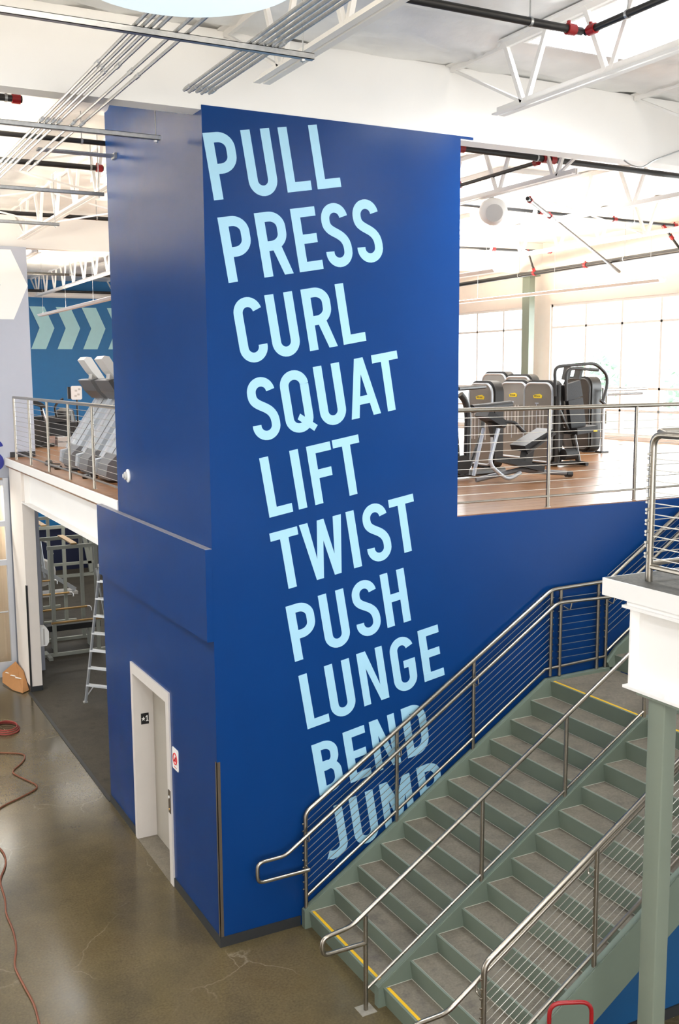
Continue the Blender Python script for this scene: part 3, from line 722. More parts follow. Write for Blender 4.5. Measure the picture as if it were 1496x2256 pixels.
MB().prism(rrect(1.875, 2.0, -3.885, -3.725, .012, 3), 'z', 0, 3.325).build('shaft', 'column', cl)
MB().box(1.82, 2.06, -3.94, -3.67, 0, .02).build('base_plate', 'column', cl, smooth=False)
# its corner railing
t = thing('platform_railing', 'stainless corner cable railing standing on the dark platform beside the green column', 'railing', (2.047, -3.52, MZ))
px, py = 2.047, -3.52
MB().tube([(px, py, MZ), (px, py, MZ+1.07), (px, -9, MZ+1.07)], .027, 12, fillet=.09).build('corner_post', 'steel', t)
MB().tube([(px, py-.12, MZ+1.075), (px+.02, py-.03, MZ+1.09), (6, py, MZ+1.09)], .024, 10, fillet=.03).build('top_rail', 'steel', t)
MB().tube([(px, py, MZ+.13), (6, py, MZ+.13)], .02, 8).build('bottom_rail', 'steel', t)
MB().tube([(px, py, MZ+.11), (px, -9, MZ+.11)], .02, 8).build('bottom_rail', 'steel', t)
for y in (-4.9, -6.3): MB().tube([(px, y, MZ), (px, y, MZ+1.07)], RP, 10).build('post', 'steel', t)
for x in (3.4, 4.7): MB().tube([(x, py, MZ), (x, py, MZ+1.07)], RP, 10).build('post', 'steel', t)
mb = MB()
for k in range(10):
    z = MZ+.21+.08*k
    MB().tube([(px, py, z), (6, py, z)], .0042, 5).build('cable', 'cable', t)
    MB().tube([(px, py, z-.035), (px, -9, z-.035)], .0042, 5).build('cable', 'cable', t)
    mb.tube([(px, py, z), (px-.05, py, z)], .011, 6); mb.tube([(px, py, z-.035), (px, py+.05, z-.035)], .011, 6)
mb.build('cable_fittings', 'cable', t)

# ================================================================== overhead: struts, conduits, pipes, lamps
CZ_ = 7.86
def strut(x0, x1, y, z, label, rods):
    t = thing('strut_channel', label, 'strut', ((x0+x1)/2, y, z), 'galvanised struts carrying conduits')
    MB().box(x0, x1, y-.022, y+.022, z-.042, z-.038).box(x0, x1, y-.022, y-.018, z-.042, z).box(x0, x1, y+.018, y+.022, z-.042, z).box(x0, x1, y-.022, y-.012, z-.004, z).box(x0, x1, y+.012, y+.022, z-.004, z).build('channel', 'galv', t, smooth=False)
    for x in rods:
        rd_ = MB().tube([(x, y, z-.07), (x, y, 8.57)], .006, 6).build('threaded_rod', 'galv', t)
        MB().lathe((x, y, z-.06), [(.018, 0), (.018, .015), (0, .016)], 6).build('nut', 'galv', rd_)
strut(-5.5, .02, -2.18, CZ_, 'galvanised strut nearest the drum lamp, carrying both conduit bundles', (-.06, -3.6))
strut(-4.5, -.15, .72, CZ_, 'galvanised strut ending before the dark left face of the navy tower', (-.19, -3.2))
strut(-4.0, .2, 4.0, CZ_, 'galvanised strut behind the tower, just past the tower edge', (.14, -3.))
strut(-4.0, .3, 6.85, CZ_, 'short galvanised strut farthest left below the roof joists', (.24, -3.))
def conduit(pts, label, coup, g):
    t = thing('conduit', label, 'conduit', pts[0], g)
    pp_ = MB().tube(pts, .0135, 8, fillet=.12).build('pipe', 'galv', t)
    a = Vector(pts[0]); b = Vector(pts[1])
    for y in coup:
        MB().tube([(pts[0][0], y-.045, pts[0][2]), (pts[0][0], y+.045, pts[0][2])], .0185, 8).build('coupling', 'galv', pp_)
GA = 'galvanised conduits left of the tower'; nm = ['first', 'second', 'third', 'fourth', 'fifth', 'sixth']
for i, x in enumerate((-1.262, -1.211, -1.16, -1.109, -.985, -.905)):
    y1 = 9.5 if i < 4 else 3.05
    conduit([(x, -9.5, CZ_+.0145), (x, y1, CZ_+.0145)], '%s conduit from the left in the run passing left of the navy tower' % nm[i], (-1.25+.1*(i % 3), .62, 2.6), GA)
for i, x in enumerate((-.46, -.407, -.354, -.301, -.248)):
    conduit([(x, -9.5, CZ_+.0145), (x, -.84+.03*(i % 2), CZ_+.0145)], '%s conduit from the left in the bundle ending above the word PULL' % nm[i], (-.93, -2.05-.05*i), 'galvanised conduits ending above the lettering')
t = thing('conduit', 'short triple conduit run behind the strut touching the tower edge', 'conduit', (-.4, 2.85, 8.05))
for k in range(3): MB().tube([(-.86, 2.7+.045*k, 8.05), (-.01, 2.7+.045*k, 8.05)], .0135, 8).build('pipe', 'galv', t)
MB().box(-.03, 0, 2.68, 2.81, 8.02, 8.08).build('clamp', 'galv', t, smooth=False)
def pipe(a, b, r, label, coup=(), ends=(0, 0), hang=()):
    a = Vector(a); b = Vector(b); t = thing('sprinkler_pipe', label, 'pipe', tuple(a), 'black sprinkler pipes')
    pp_ = MB().tube([a, b], r, 10).build('pipe', 'black', t); d = (b-a).normalized()
    for s in coup:
        p = a+(b-a)*s; MB().tube([p-d*.04, p+d*.04], r+.013, 10).tube([p-d*.02, p-d*.02+Vector((0, 0, .03+r))], .016, 8).build('coupling', 'red', pp_)
    for s in hang:
        p = a+(b-a)*s
        MB().tube([p, (p.x, p.y, 8.66)], .006, 6).tube([p-d*.012, p+d*.012], r+.006, 10).build('hanger', 'galv', pp_)
    return t
pipe((-5, -2.23, 8.33), (2.40, -2.23, 8.33), .032, 'black sprinkler pipe below the ceiling leading to the skylight corner', (.985,), hang=(.93, .6))
pipe((2.44, -2.23, 8.33), (2.44, -9, 8.33), .03, 'black sprinkler pipe crossing the bright skylight', (.012, .17), hang=(.07,))
pipe((-5, 1.74, 8.3), (-1.2, 1.74, 8.3), .035, 'black sprinkler pipe with red end behind the left beam', (.985,), hang=(.96,))
pipe((-5, 3.3, 8.3), (.3, 3.3, 8.3), .03, 'black sprinkler pipe behind the conduits, upper left', hang=(.9,))
pipe((-5, 4.78, 8.3), (.42, 4.78, 8.3), .035, 'black sprinkler pipe under the foil roof left of the tower', (.99,), hang=(.97,))
pipe((-5, 9.14, 8.3), (2.2, 9.14, 8.3), .035, 'black sprinkler pipe lowest of the pipes left of the tower', hang=(.9,))
pipe((1, 19.7, 8.3), (6, 19.5, 8.3), .035, 'black sprinkler pipe in the far left bay over treadmills', hang=(.5,))
pipe((1, 23.5, 8.15), (7, 23.5, 8.15), .04, 'black sprinkler pipe before the far teal wall')
pipe((3.9, 1.68, 8.3), (12.6, 2.05, 8.3), .04, 'black sprinkler pipe right of the tower just below the white beam', (.004, .155, .17), hang=(.14,))
pipe((5.24, 1.85, 8.28), (5.29, 3.75, 8.28), .028, 'black branch pipe running back beside the tower edge', (.02, .97))
pipe((5.6, 5.12, 8.3), (11.4, 5.47, 8.3), .03, 'black sprinkler pipe behind the white speaker', (.42, .72, .99), hang=(.4, .8))
pipe((6.25, 3.35, 8.12), (12.45, 8.1, 7.73), .03, 'black diagonal sprinkler pipe under the right roof bay', (.02, .18))
pipe((12.1, 14.5, 7.85), (11.2, 2, 7.85), .05, 'thick black sprinkler main along the window wall', (.35, .5), hang=(.3, .6))
pipe((9.0, 10.1, 8.3), (12.0, 9.8, 8.3), .03, 'short black sprinkler pipe far right behind the joists', (.5, .98))
pipe((11.33, 9.82, 8.3), (11.6, 9.9, 7.85), .022, 'black drop pipe joining the window main at left', (.1, .9))
pipe((11.0, 5.45, 8.3), (11.44, 5.4, 7.85), .022, 'black drop pipe joining the window main at right', (.1, .5))
# white duct before the far wall
tag(MB().tube([(1, 24.2, 8.1), (8, 24.2, 8.1)], .1, 14).build('duct', 'white'), 'white round duct across the top of the far teal wall', 'duct')
# loose wire on the beam
tag(MB().tube([(4.95, -.01, 7.95), (5.05, -.02, 7.9), (5.2, -.03, 7.885), (5.38, -.03, 7.985), (5.76, -.03, 8.12), (6.4, -.02, 8.22)], .008, 6, fillet=.06).build('loose_wire', 'galv'), 'loose grey wire hanging against the white beam', 'wire')
# drum lamp
t = thing('drum_lamp', 'huge round pale drum lamp at the top edge', 'lamp', (-1.49, -3.78, 7.6))
MB().lathe((-1.49, -3.78, 7.6), [(.0, 0), (.55, 0), (.585, .012), (.59, .03), (.59, .21), (.5, .22), (.5, .2), (0, .19)], 64).build('shade', 'lamp', t)
MB().lathe((-1.49, -3.78, 7.79), [(0, 0), (.45, 0), (.45, .012), (0, .013)], 32).build('uplight', 'tube', t)  # glowing disc added inside the shade to brighten the foil above
for a in range(3): MB().tube([(-1.55+.25*cos(a*2.1+2), -3.78+.4*sin(a*2.1+2), 7.81), (-1.7, -3.78, 8.6)], .004, 5).build('cable', 'galv', t)
t2_ = copy_tree(t, (5.3, -2.2, 0), 'added unseen drum lamp over the bridge platform, brightening the ceiling')  # second drum added out of view to brighten the near ceiling
# linear lamps
def linlamp(x, y0, y1, z, label):
    t = thing('linear_lamp', label, 'lamp', (x, (y0+y1)/2, z), 'hanging linear lamps')
    MB().box(x-.06, x+.06, y0, y1, z, z+.05).prism([(x-.06, z), (x-.1, z+.05), (x-.095, z+.055), (x-.055, z+.01)], 'y', y0, y1).prism([(x+.06, z), (x+.1, z+.05), (x+.095, z+.055), (x+.055, z+.01)], 'y', y0, y1).build('housing', 'white', t, smooth=False)
    MB().box(x-.045, x+.045, y0+.03, y1-.03, z+.05, z+.062).build('uplight', 'tube', t, smooth=False)
    n = max(2, int((y1-y0)/2.4)+1)
    for i in range(n):
        y = y0+.3+(y1-y0-.6)*i/(n-1); MB().tube([(x, y, z+.05), (x, y, 8.6)], .004, 5).build('wire', 'galv', t)
linlamp(2.78, 11.6, 20.1, 7.2, 'slim white linear lamp hanging before the far chevrons')
linlamp(-1.8, 2.5, 10.2, 7.3, 'added unseen linear uplight beside the conduits, brightening the left ceiling')  # added out of view so the left ceiling reflects brighter in the tower
linlamp(-3.4, 1.0, 9.5, 7.2, 'added unseen linear uplight left of the struts, brightening the hall ceiling')  # added out of view as an uplight for the hall ceiling
linlamp(10.5, 4.9, 13.5, 7.2, 'long white linear lamp hanging before the window wall')
linlamp(6.69, 4.65, 12.5, 7.2, 'white linear lamp whose end shows beside the tower edge')
# white speaker
t = thing('ceiling_speaker', 'round white loudspeaker hung from the joist right of the tower', 'speaker', (5.5, 3.15, 7.85))
MB().lathe((5.5, 3.15, 7.86), [(.10, -.2), (.17, -.17), (.19, -.12), (.19, .06), (.15, .14), (.11, .17), (.11, .2), (.05, .21)], 22, (-.45, -.85, -.2)).build('housing', 'plasticwhite', t)
MB().lathe((5.38, 2.97, 7.81), [(.12, 0), (.11, -.03), (.03, -.05)], 20, (-.45, -.85, -.2)).build('grille', 'lgrey', t)
MB().tube([(5.5, 3.15, 8.0), (5.5, 3.15, 8.05), (5.3, 3.15, 8.05)], .012, 6).build('bracket', 'galv', t)

# ================================================================== weight machines on the right mezzanine
def rtop(y0, y1, z0, z1, rt, rb, n=6):
    p = []
    for cy, cz, a, r in ((y1-rt, z1-rt, 0, rt), (y0+rt, z1-rt, 90, rt), (y0+rb, z0+rb, 180, rb), (y1-rb, z0+rb, 270, rb)):
        p += [(cy+r*cos(radians(a+90*i/n)), cz+r*sin(radians(a+90*i/n))) for i in range(n+1)]
    return p
def tower_machine(x, y0, label, w=.76, z1=5.46, depth=.19, front='shroud', badge=True):
    t = thing('weight_machine', label, 'gym machine', (x, y0+w/2, MZ), 'selector weight machines')
    z0 = MZ+.03
    MB().prism(rtop(y0-.015, y0+w+.015, z0-.02, z1+.03, .19, .13), 'x', x+.03, x+depth).build('back_case', 'machine', t)
    MB().prism(rtop(y0+.02, y0+w-.03, z0+.02, z1-.02, .16, .11), 'x', x-.012, x+.03).build('front_cover', front, t)
    out = rtop(y0+.02, y0+w-.03, z0+.03, z1-.02, .16, .11)
    MB().tube([(x-.008, a, b) for a, b in out], .02, 6, closed=True).build('edge_trim', 'silver' if front == 'shroud' else 'machine', t)
    if badge:
        ym = y0+w/2; zz = z1-.23
        bd_ = MB().prism([(ym-.1, zz-.03), (ym+.1, zz-.03), (ym+.115, zz+.012), (ym+.05, zz+.03), (ym-.05, zz+.04), (ym-.115, zz+.012)], 'x', x-.017, x-.012).build('badge', 'ybadge', t, smooth=False)
        mb = MB()
        for q in (-.06, -.035, -.01, .018, .045, .068): mb.box(x-.0185, x-.017, ym+q, ym+q+.014, zz-.008, zz+.012+.004*(q > 0))
        mb.build('badge_lettering', 'machine', bd_, smooth=False)
        MB().box(x-.016, x-.012, ym+.02, ym+.032, z0+.35, z0+.98).box(x-.016, x-.012, ym-.02, ym+.06, z0+.96, z0+.98).build('selector_slot', 'silver', t, smooth=False)
        for q in (-.16, -.08, .12, .2): MB().box(x-.014, x-.012, ym+q, ym+q+.03, z0+.42, z0+.92).build('guide_rod', 'lgrey', t, smooth=False)
    MB().box(x+.0, x+depth, y0+.1, y0+.2, MZ, z0).box(x+.0, x+depth, y0+w-.2, y0+w-.1, MZ, z0).build('feet', 'machine', t, smooth=False)
    return t
tower_machine(6.24, 4.1, 'smoked silver weight machine nearest the tower behind the dark roll arm', .66)
tower_machine(7.33, 3.98, 'smoked silver weight machine standing foremost behind the railing post', .76)
tower_machine(7.56, 4.92, 'smoked silver weight machine half hidden behind the foremost one', .78)
tower_machine(8.4, 5.9, 'weight machine whose rounded top shows behind the silver ones, nearer the railing post', .8, 5.55, badge=False)
tower_machine(8.5, 6.75, 'weight machine whose rounded top shows behind the silver ones, nearer the tower', .8, 5.6, badge=False)
tower_machine(9.72, 5.82, 'tall dark brown weight machine at the right end of the row', .78, 5.5, .25, 'darkshroud', badge=False)
# chest press seat and arms
t = thing('chest_press', 'black chest press with curved overhead arms before the window', 'gym machine', (7.9, 3.8, MZ))
y = 3.9
MB().tube([(7.25, y, MZ+.05), (7.8, y, MZ+.05)], .035, 8).tube([(7.81, 3.7, MZ+.04), (7.81, 4.1, MZ+.04)], .035, 8).tube([(7.81, y, MZ+.03), (7.68, y, MZ+.5)], .045, 8).build('base_frame', 'machine', t)
MB().tube([(7.36, y, MZ+.05), (7.36, y, MZ+1.3)], .04, 8).tube([(7.6, y, MZ+.55), (7.38, y, MZ+.9)], .03, 8).build('upright', 'machine', t)
MB().bar((7.62, y, MZ+.56), (8.04, y, MZ+.6), .34, .1).build('seat', 'pad', t)
MB().bar((7.76, y, MZ+.62), (7.68, y, MZ+1.07), .3, .08).build('backrest', 'pad', t)
MB().bar((7.68, y+.02, MZ+1.08), (7.62, y+.02, MZ+1.33), .34, .08).build('chest_pad', 'pad', t)
MB().tube([(7.3, y, MZ+1.12), (7.27, y, MZ+1.585), (8.1, y, MZ+1.64), (8.36, y, MZ+1.46), (8.37, y, MZ+1.27), (8.3, y, MZ+1.07), (8.29, y, MZ+1.03)], .026, 8, fillet=.12).tube([(7.42, y-.12, MZ+1.05), (7.4, y-.12, MZ+1.5), (7.5, y-.12, MZ+1.56), (8.06, y-.12, MZ+1.53)], .026, 8, fillet=.1).build('press_arm', 'machine', t)
MB().tube([(8.22, y, MZ+1.05), (8.4, y, MZ+.93)], .026, 8).build('handle', 'pad', t)
MB().tube([(7.4, y-.1, MZ+.2), (7.62, y-.1, MZ+.2)], .09, 12).build('foot_roll', 'pad', t)
for q in (7.62, 7.86): MB().bar((q, y+.15, MZ+1.38), (q+.05, y+.15, MZ+1.58), .05, .14).build('arm_clamp', 'machine', t)
MB().box(7.95, 8.03, y-.175, y-.172, MZ+.55, MZ+.575).build('size_label', 'ybadge', t, smooth=False)
t = thing('pulley_bar', 'grey pull bar reaching right across the window behind the curved arm', 'gym machine', (9.9, 5.9, MZ))
MB().tube([(9.95, 5.62, MZ+1.08), (10.6, 5.4, MZ+1.1)], .025, 8).tube([(9.95, 5.7, MZ+1.16), (10.9, 5.6, MZ+1.18)], .03, 8).tube([(9.93, 5.7, MZ+.02), (9.93, 5.7, MZ+1.2)], .035, 8).build('bar', 'galv', t)
MB().box(9.85, 10.02, 5.62, 5.8, MZ, MZ+.03).build('foot', 'machine', t, smooth=False)
# back extension bench
y = 2.5
t = thing('back_extension_bench', 'silver tubed back extension bench with black pads behind the railing', 'gym bench', (5.6, y, MZ))
MB().tube([(4.86, y+.1, MZ+.04), (5.55, y, MZ+.16), (5.8, y, MZ+.12), (6.42, y, MZ+.06)], .035, 10, fillet=.1).build('base_tube', 'hood', t)
MB().tube([(6.36, y, MZ+.055), (6.46, y, MZ+.05)], .045, 10).build('end_cap', 'pad', t)
MB().tube([(5.08, y-.1, MZ+.75), (4.93, y-.1, MZ+.27), (5.25, y-.1, MZ+.03), (5.47, y-.1, MZ+.13)], .028, 10, fillet=.12).tube([(4.98, y+.1, MZ+.75), (4.82, y+.1, MZ+.1)], .026, 8).build('front_frame', 'silver', t)
MB().bar((4.88, y, MZ+.96), (5.18, y, MZ+.8), .3, .1).build('console_pad', 'pad', t)
MB().bar((5.05, y, MZ+.84), (5.1, y, MZ+.64), .1, .09).build('pad_bracket', 'machine', t)
MB().tube([(5.1, y-.12, MZ+.84), (5.32, y-.15, MZ+.83), (5.46, y-.15, MZ+.7), (5.5, y-.15, MZ+.69)], .024, 8, fillet=.06).build('handle', 'pad', t)
MB().bar((5.25, y, MZ+.31), (5.85, y, MZ+.16), .3, .08).build('seat_pad', 'pad', t)
MB().bar((5.62, y, MZ+.2), (5.68, y, MZ+.5), .12, .14).build('pad_post', 'machine', t)
MB().bar((5.5, y, MZ+.46), (5.98, y, MZ+.68), .34, .09).build('hip_pad', 'pad', t)
MB().tube([(5.5, y-.2, MZ+.4), (5.98, y-.2, MZ+.66)], .02, 6).build('hip_rail', 'machine', t)
# dark roll-arm machine by the tower edge
t = thing('roll_arm_machine', 'black machine with padded roll arm half hidden by the tower edge', 'gym machine', (5.2, 3.2, MZ))
MB().tube([(5.0, 3.2, MZ+1.2), (5.1, 3.2, MZ+1.1), (5.14, 3.2, MZ+.9), (5.12, 3.2, MZ+.05)], .05, 10, fillet=.1).tube([(4.9, 3.2, MZ+1.0), (4.98, 3.2, MZ+.05)], .04, 8).build('upright', 'machine', t)
MB().tube([(5.2, 3.2, MZ+.99), (6.0, 3.35, MZ+1.03)], .06, 12).build('roll_pad', 'pad', t)
MB().tube([(4.9, 3.1, MZ+1.28), (5.5, 3.3, MZ+1.3)], .03, 8).build('arm', 'machine', t)
MB().tube([(4.9, 3.2, MZ+.06), (6.0, 3.5, MZ+.05)], .05, 8).build('base_tube', 'machine', t)
MB().tube([(5.2, 3.25, MZ+.15), (5.45, 3.3, MZ+.6), (5.5, 3.3, MZ+1.0)], .03, 8).build('lever', 'machine', t)
MB().lathe((5.35, 3.16, MZ+.62), [(.03, 0), (.03, .02), (0, .02)], 10, (0, -1, 0)).build('knob', 'ybadge', t)
MB().lathe((5.0, 3.16, MZ+.2), [(.14, 0), (.14, .04), (0, .04)], 20, (0, -1, 0)).build('pulley', 'machine', t)

# ================================================================== treadmills, bike and others on the left mezzanine
def treadmill(y0, label):
    t = thing('treadmill', label, 'treadmill', (1.2, y0+.36, MZ), 'silver treadmills')
    W_ = .86; k_ = 1.0
    MB().box(.75, 2.6, y0+.06, y0+W_-.06, MZ+.05, MZ+.22).build('deck', 'dgrey', t, smooth=False)
    MB().prism([(.42, MZ+.1), (.45, MZ+.04), (.95, MZ+.05), (.95, MZ+.38), (.58, MZ+.39), (.45, MZ+.27)], 'y', y0, y0+W_*.56).build('motor_hood', 'hood', t, smooth=False)
    def slab(a, b, dx, m, nm, x0=.55, z0=.33, x1=1.12, z1=1.2):
        MB().prism([(x0, MZ+z0), (x0+dx, MZ+z0-.02), (x1+dx, MZ+z1), (x1, MZ+z1)], 'y', y0+a*k_, y0+b*k_).build(nm, m, t)
    slab(.02, .5, .2, 'silver', 'pedestal_panel')
    slab(.5, .62, .24, 'chromeband', 'pedestal_band', .5, .3, 1.1)
    slab(.62, .84, .2, 'silver', 'pedestal_panel')
    slab(.245, .265, .19, 'hood', 'panel_joint', .543, .33, 1.113)
    MB().prism([(.42, MZ+.3), (.62, MZ+.34), (.8, MZ+.05), (.5, MZ+.04), (.4, MZ+.12)], 'y', y0+.5, y0+.64).build('side_foot', 'silver', t, smooth=False)
    MB().prism([(.80, MZ+1.42), (.86, MZ+1.44), (1.12, MZ+1.45), (1.35, MZ+1.25), (1.33, MZ+1.16), (1.2, MZ+1.12), (1.02, MZ+1.13), (.9, MZ+1.25)], 'y', y0+.03, y0+W_-.03).build('console', 'dgrey', t, smooth=False)
    MB().prism([(.88, MZ+1.42), (1.02, MZ+1.44), (1.02, MZ+1.52), (.9, MZ+1.54)], 'y', y0+.26, y0+.46).build('screen_neck', 'lgrey', t, smooth=False)
    sc_ = MB().prism([(.74, MZ+1.74), (.79, MZ+1.79), (.86, MZ+1.78), (1.16, MZ+1.30), (1.10, MZ+1.29), (.86, MZ+1.56)], 'y', y0+.14, y0+.56).build('screen', 'lgrey', t, smooth=False)
    MB().lathe((.80, y0+.36, MZ+1.68), [(.035, 0), (.03, .006), (0, .006)], 16, (-.85, 0, -.5)).build('screen_badge', 'hood', sc_)
    for k in range(2): MB().tube([(1.3, y0+.08+.7*k, MZ+1.15), (1.9, y0+.08+.7*k, MZ+.95)], .03, 8).build('side_handrail', 'lgrey', t)
treadmill(7.32, 'silver treadmill farther from the tower on the left mezzanine')
treadmill(6.27, 'silver treadmill half hidden behind the navy tower')
treadmill(5.2, 'silver treadmill hidden mostly behind the tower, only its foot showing')
t = thing('power_cord', 'black power cords with plugs lying on the plank floor by the treadmills', 'cord', (.4, 7.6, MZ))
MB().tube([(.55, 8.6, MZ+.01), (.35, 8.9, MZ+.01), (.3, 8.3, MZ+.01), (.42, 7.7, MZ+.01), (.5, 7.2, MZ+.01), (.35, 6.6, MZ+.01), (.5, 6.0, MZ+.01)], .011, 6, fillet=.2).build('cable', 'black', t)
for x, y in ((.33, 7.75), (.36, 6.05), (.42, 8.85)): MB().lathe((x, y, MZ), [(.06, 0), (.07, .03), (.05, .06), (0, .065)], 10).build('plug', 'black', t)
t = thing('exercise_bike', 'dark exercise bike behind the left railing', 'exercise bike', (1.2, 13, MZ))
MB().tube([(1.0, 13, MZ+.04), (1.45, 13.1, MZ+.04)], .04, 8).tube([(1.3, 13, MZ+.06), (1.2, 13, MZ+.85)], .03, 8).tube([(1.15, 13, MZ+.5), (.95, 13, MZ+.25)], .04, 8).build('frame', 'machine', t)
MB().lathe((1.05, 12.95, MZ+.32), [(.27, 0), (.27, .1), (.1, .12), (0, .12)], 24, (0, 1, 0)).build('flywheel_case', 'machine', t)
MB().prism([(1.0, MZ+.94), (1.05, MZ+.99), (1.2, MZ+.93), (1.3, MZ+.84), (1.25, MZ+.82), (1.1, MZ+.87)], 'y', 12.9, 13.15).build('saddle', 'pad', t, smooth=False)
MB().tube([(1.2, 13, MZ+.86), (1.3, 13, MZ+.5)], .022, 8).build('seat_post', 'chromeband', t)
MB().tube([(.95, 12.8, MZ+.8), (1.0, 13.0, MZ+.85), (.95, 13.25, MZ+.8)], .02, 8, fillet=.06).build('handlebar', 'machine', t)
t = thing('stretch_trainer', 'low black padded trainer behind the bike', 'gym bench', (1.5, 13.4, MZ))
MB().box(1.0, 1.9, 13.4, 13.9, MZ+.5, MZ+.62).build('top_pad', 'pad', t, smooth=False)
MB().prism([(.95, MZ+.0), (1.4, MZ+.0), (1.45, MZ+.5), (1.0, MZ+.5)], 'y', 13.4, 13.8).build('base', 'dgrey', t, smooth=False)
MB().box(1.45, 2.1, 13.5, 13.9, MZ+.2, MZ+.48).build('side_box', 'pad', t, smooth=False)
MB().tube([(1.6, 13.4, MZ+.6), (1.55, 13.4, MZ+.85), (1.75, 13.4, MZ+1.0)], .025, 8, fillet=.12).build('handle', 'machine', t)
t = thing('parts_box', 'small white box on the floor between bike and treadmill', 'box', (1.67, 13.1, MZ))
MB().box(1.5, 1.78, 12.95, 13.2, MZ, MZ+.2).build('carton', 'lgrey', t, smooth=False)
MB().box(1.5, 1.78, 12.945, 12.95, MZ+.09, MZ+.11).build('tape', 'hood', t, smooth=False)
t = thing('sign_stand', 'white instruction card on a slim black post before the teal wall', 'sign', (2.0, 13, MZ))
MB().tube([(1.95, 13, MZ), (1.95, 13, MZ+1.05)], .02, 8).lathe((1.95, 13, MZ), [(.12, 0), (.14, .02), (.03, .04)], 16).build('post', 'machine', t)
cd_ = MB().prism(rrect(1.82, 2.05, MZ+.98, MZ+1.27, .04), 'y', 12.95, 12.98) .build('card', 'plasticwhite', t, smooth=False)
MB().box(1.76, 1.83, 12.98, 13.03, MZ+1.0, MZ+1.25).build('holder', 'machine', t, smooth=False)
for q, r_ in ((1.90, 1.17), (1.97, 1.2), (1.95, 1.09), (1.89, 1.06)):
    MB().box(q, q+.05, 12.948, 12.95, MZ+r_-.02, MZ+r_+.02).build('card_print', 'lgrey', cd_, smooth=False)
t = thing('medicine_ball_tub', 'dark round tub beside the white instruction card', 'tub', (2.0, 14.4, MZ))
MB().lathe((2.0, 14.4, MZ), [(.2, 0), (.22, .1), (.24, .5), (.2, .7), (.1, .76), (0, .77)], 20).build('tub', 'machine', t)

# ================================================================== ground-floor gym seen below the left mezzanine
def rack(y, label, dx=0., link=None):
    t = thing('squat_rack', label, 'squat rack', (1.4+dx, y, 0), 'grey squat racks')
    for x in (.95, 1.83): MB().box(x-.035+dx, x+.035+dx, y-.035, y+.035, .07, 2.18).build('upright', 'rack', t, smooth=False)
    MB().box(.87+dx, 2.0+dx, y-.035, y+.035, 2.18, 2.25).build('top_beam', 'rack', t, smooth=False)
    MB().box(.72+dx, 2.05+dx, y-.035, y+.035, .0, .07).build('base_beam', 'rack', t, smooth=False)
    sb_ = MB().tube([(.88+dx, y-.06, .7), (1.9+dx, y-.06, .7)], .022, 10).build('safety_bar', 'brass', t)
    MB().tube([(1.9+dx, y-.06, .7), (1.97+dx, y-.06, .69), (1.98+dx, y-.06, .6)], .022, 10, fillet=.04).build('bar_hook', 'chromeband', sb_)
    if link: MB().box(1.35+dx, 1.47+dx, y, y+link, 2.255, 2.28).build('tie_beam', 'brass', t, smooth=False)
    MB().box(.76+dx, .84+dx, y-.3, y+.3, 0, .06).build('foot_beam', 'rack', t, smooth=False)
rack(11.5, 'grey squat rack frame foremost, nearest the step ladder', link=1.2)
rack(12.7, 'grey squat rack frame second from the front under the mezzanine')
rack(14.3, 'grey squat rack frame third from the front under the mezzanine', link=1.6)
rack(15.9, 'grey squat rack frame rearmost in the row under the mezzanine')
t = thing('flat_bench', 'long black padded bench inside the foremost rack', 'gym bench', (1.4, 12.1, 0))
MB().box(.9, 2.0, 11.95, 12.25, .40, .52).build('pad', 'pad', t, smooth=False)
for x in (1.05, 1.8): MB().box(x-.03, x+.03, 12.0, 12.2, 0, .4).build('leg', 'rack', t, smooth=False)
t = thing('cross_trainer', 'pale grey cross trainer far back on the dark floor', 'gym machine', (2.2, 17.5, 0))
MB().lathe((1.95, 17.4, .6), [(.32, 0), (.36, .05), (.36, .15), (.3, .2)], 24, (0, 1, 0)).build('wheel_case', 'lgrey', t)
MB().bar((1.9, 17.3, .75), (2.75, 17.3, .12), .1, .1).tube([(2.0, 17.3, .5), (1.9, 17.3, 1.5)], .04, 8).build('frame', 'silver', t)
MB().box(1.6, 2.8, 17.2, 17.7, 0, .08).build('base', 'lgrey', t, smooth=False)
MB().tube([(1.9, 17.2, 1.5), (2.1, 17.2, 1.4), (2.2, 17.2, 1.1)], .025, 8).build('handle', 'lgrey', t)
t = thing('plate_frame', 'pale weight frame standing at the dark rear wall', 'gym machine', (3.4, 19.6, 0))
MB().box(2.7, 3.9, 19.5, 19.6, .0, .08).box(2.7, 3.9, 19.5, 19.6, .35, .42).build('base', 'rack', t, smooth=False)
MB().bar((3.75, 19.55, .1), (3.4, 19.55, 2.3), .1, .1).bar((3.75, 19.55, .1), (3.75, 19.55, 1.2), .08, .08).build('upright', 'rack', t)
MB().tube([(3.5, 19.5, 1.2), (4.2, 19.5, 1.2)], .03, 8).tube([(4.2, 19.5, 1.25), (5.2, 19.5, 1.3)], .03, 8).build('bar', 'chromeband', t)
t = thing('wall_cabinet', 'grey cabinet against the dark rear wall', 'cabinet', (4.0, 20.3, 0))
MB().box(3.95, 4.6, 20.2, 20.65, 0, 2.4).build('body', 'hood', t, smooth=False)
MB().box(4.26, 4.28, 20.19, 20.2, .1, 2.3).build('door_gap', 'black', t, smooth=False)
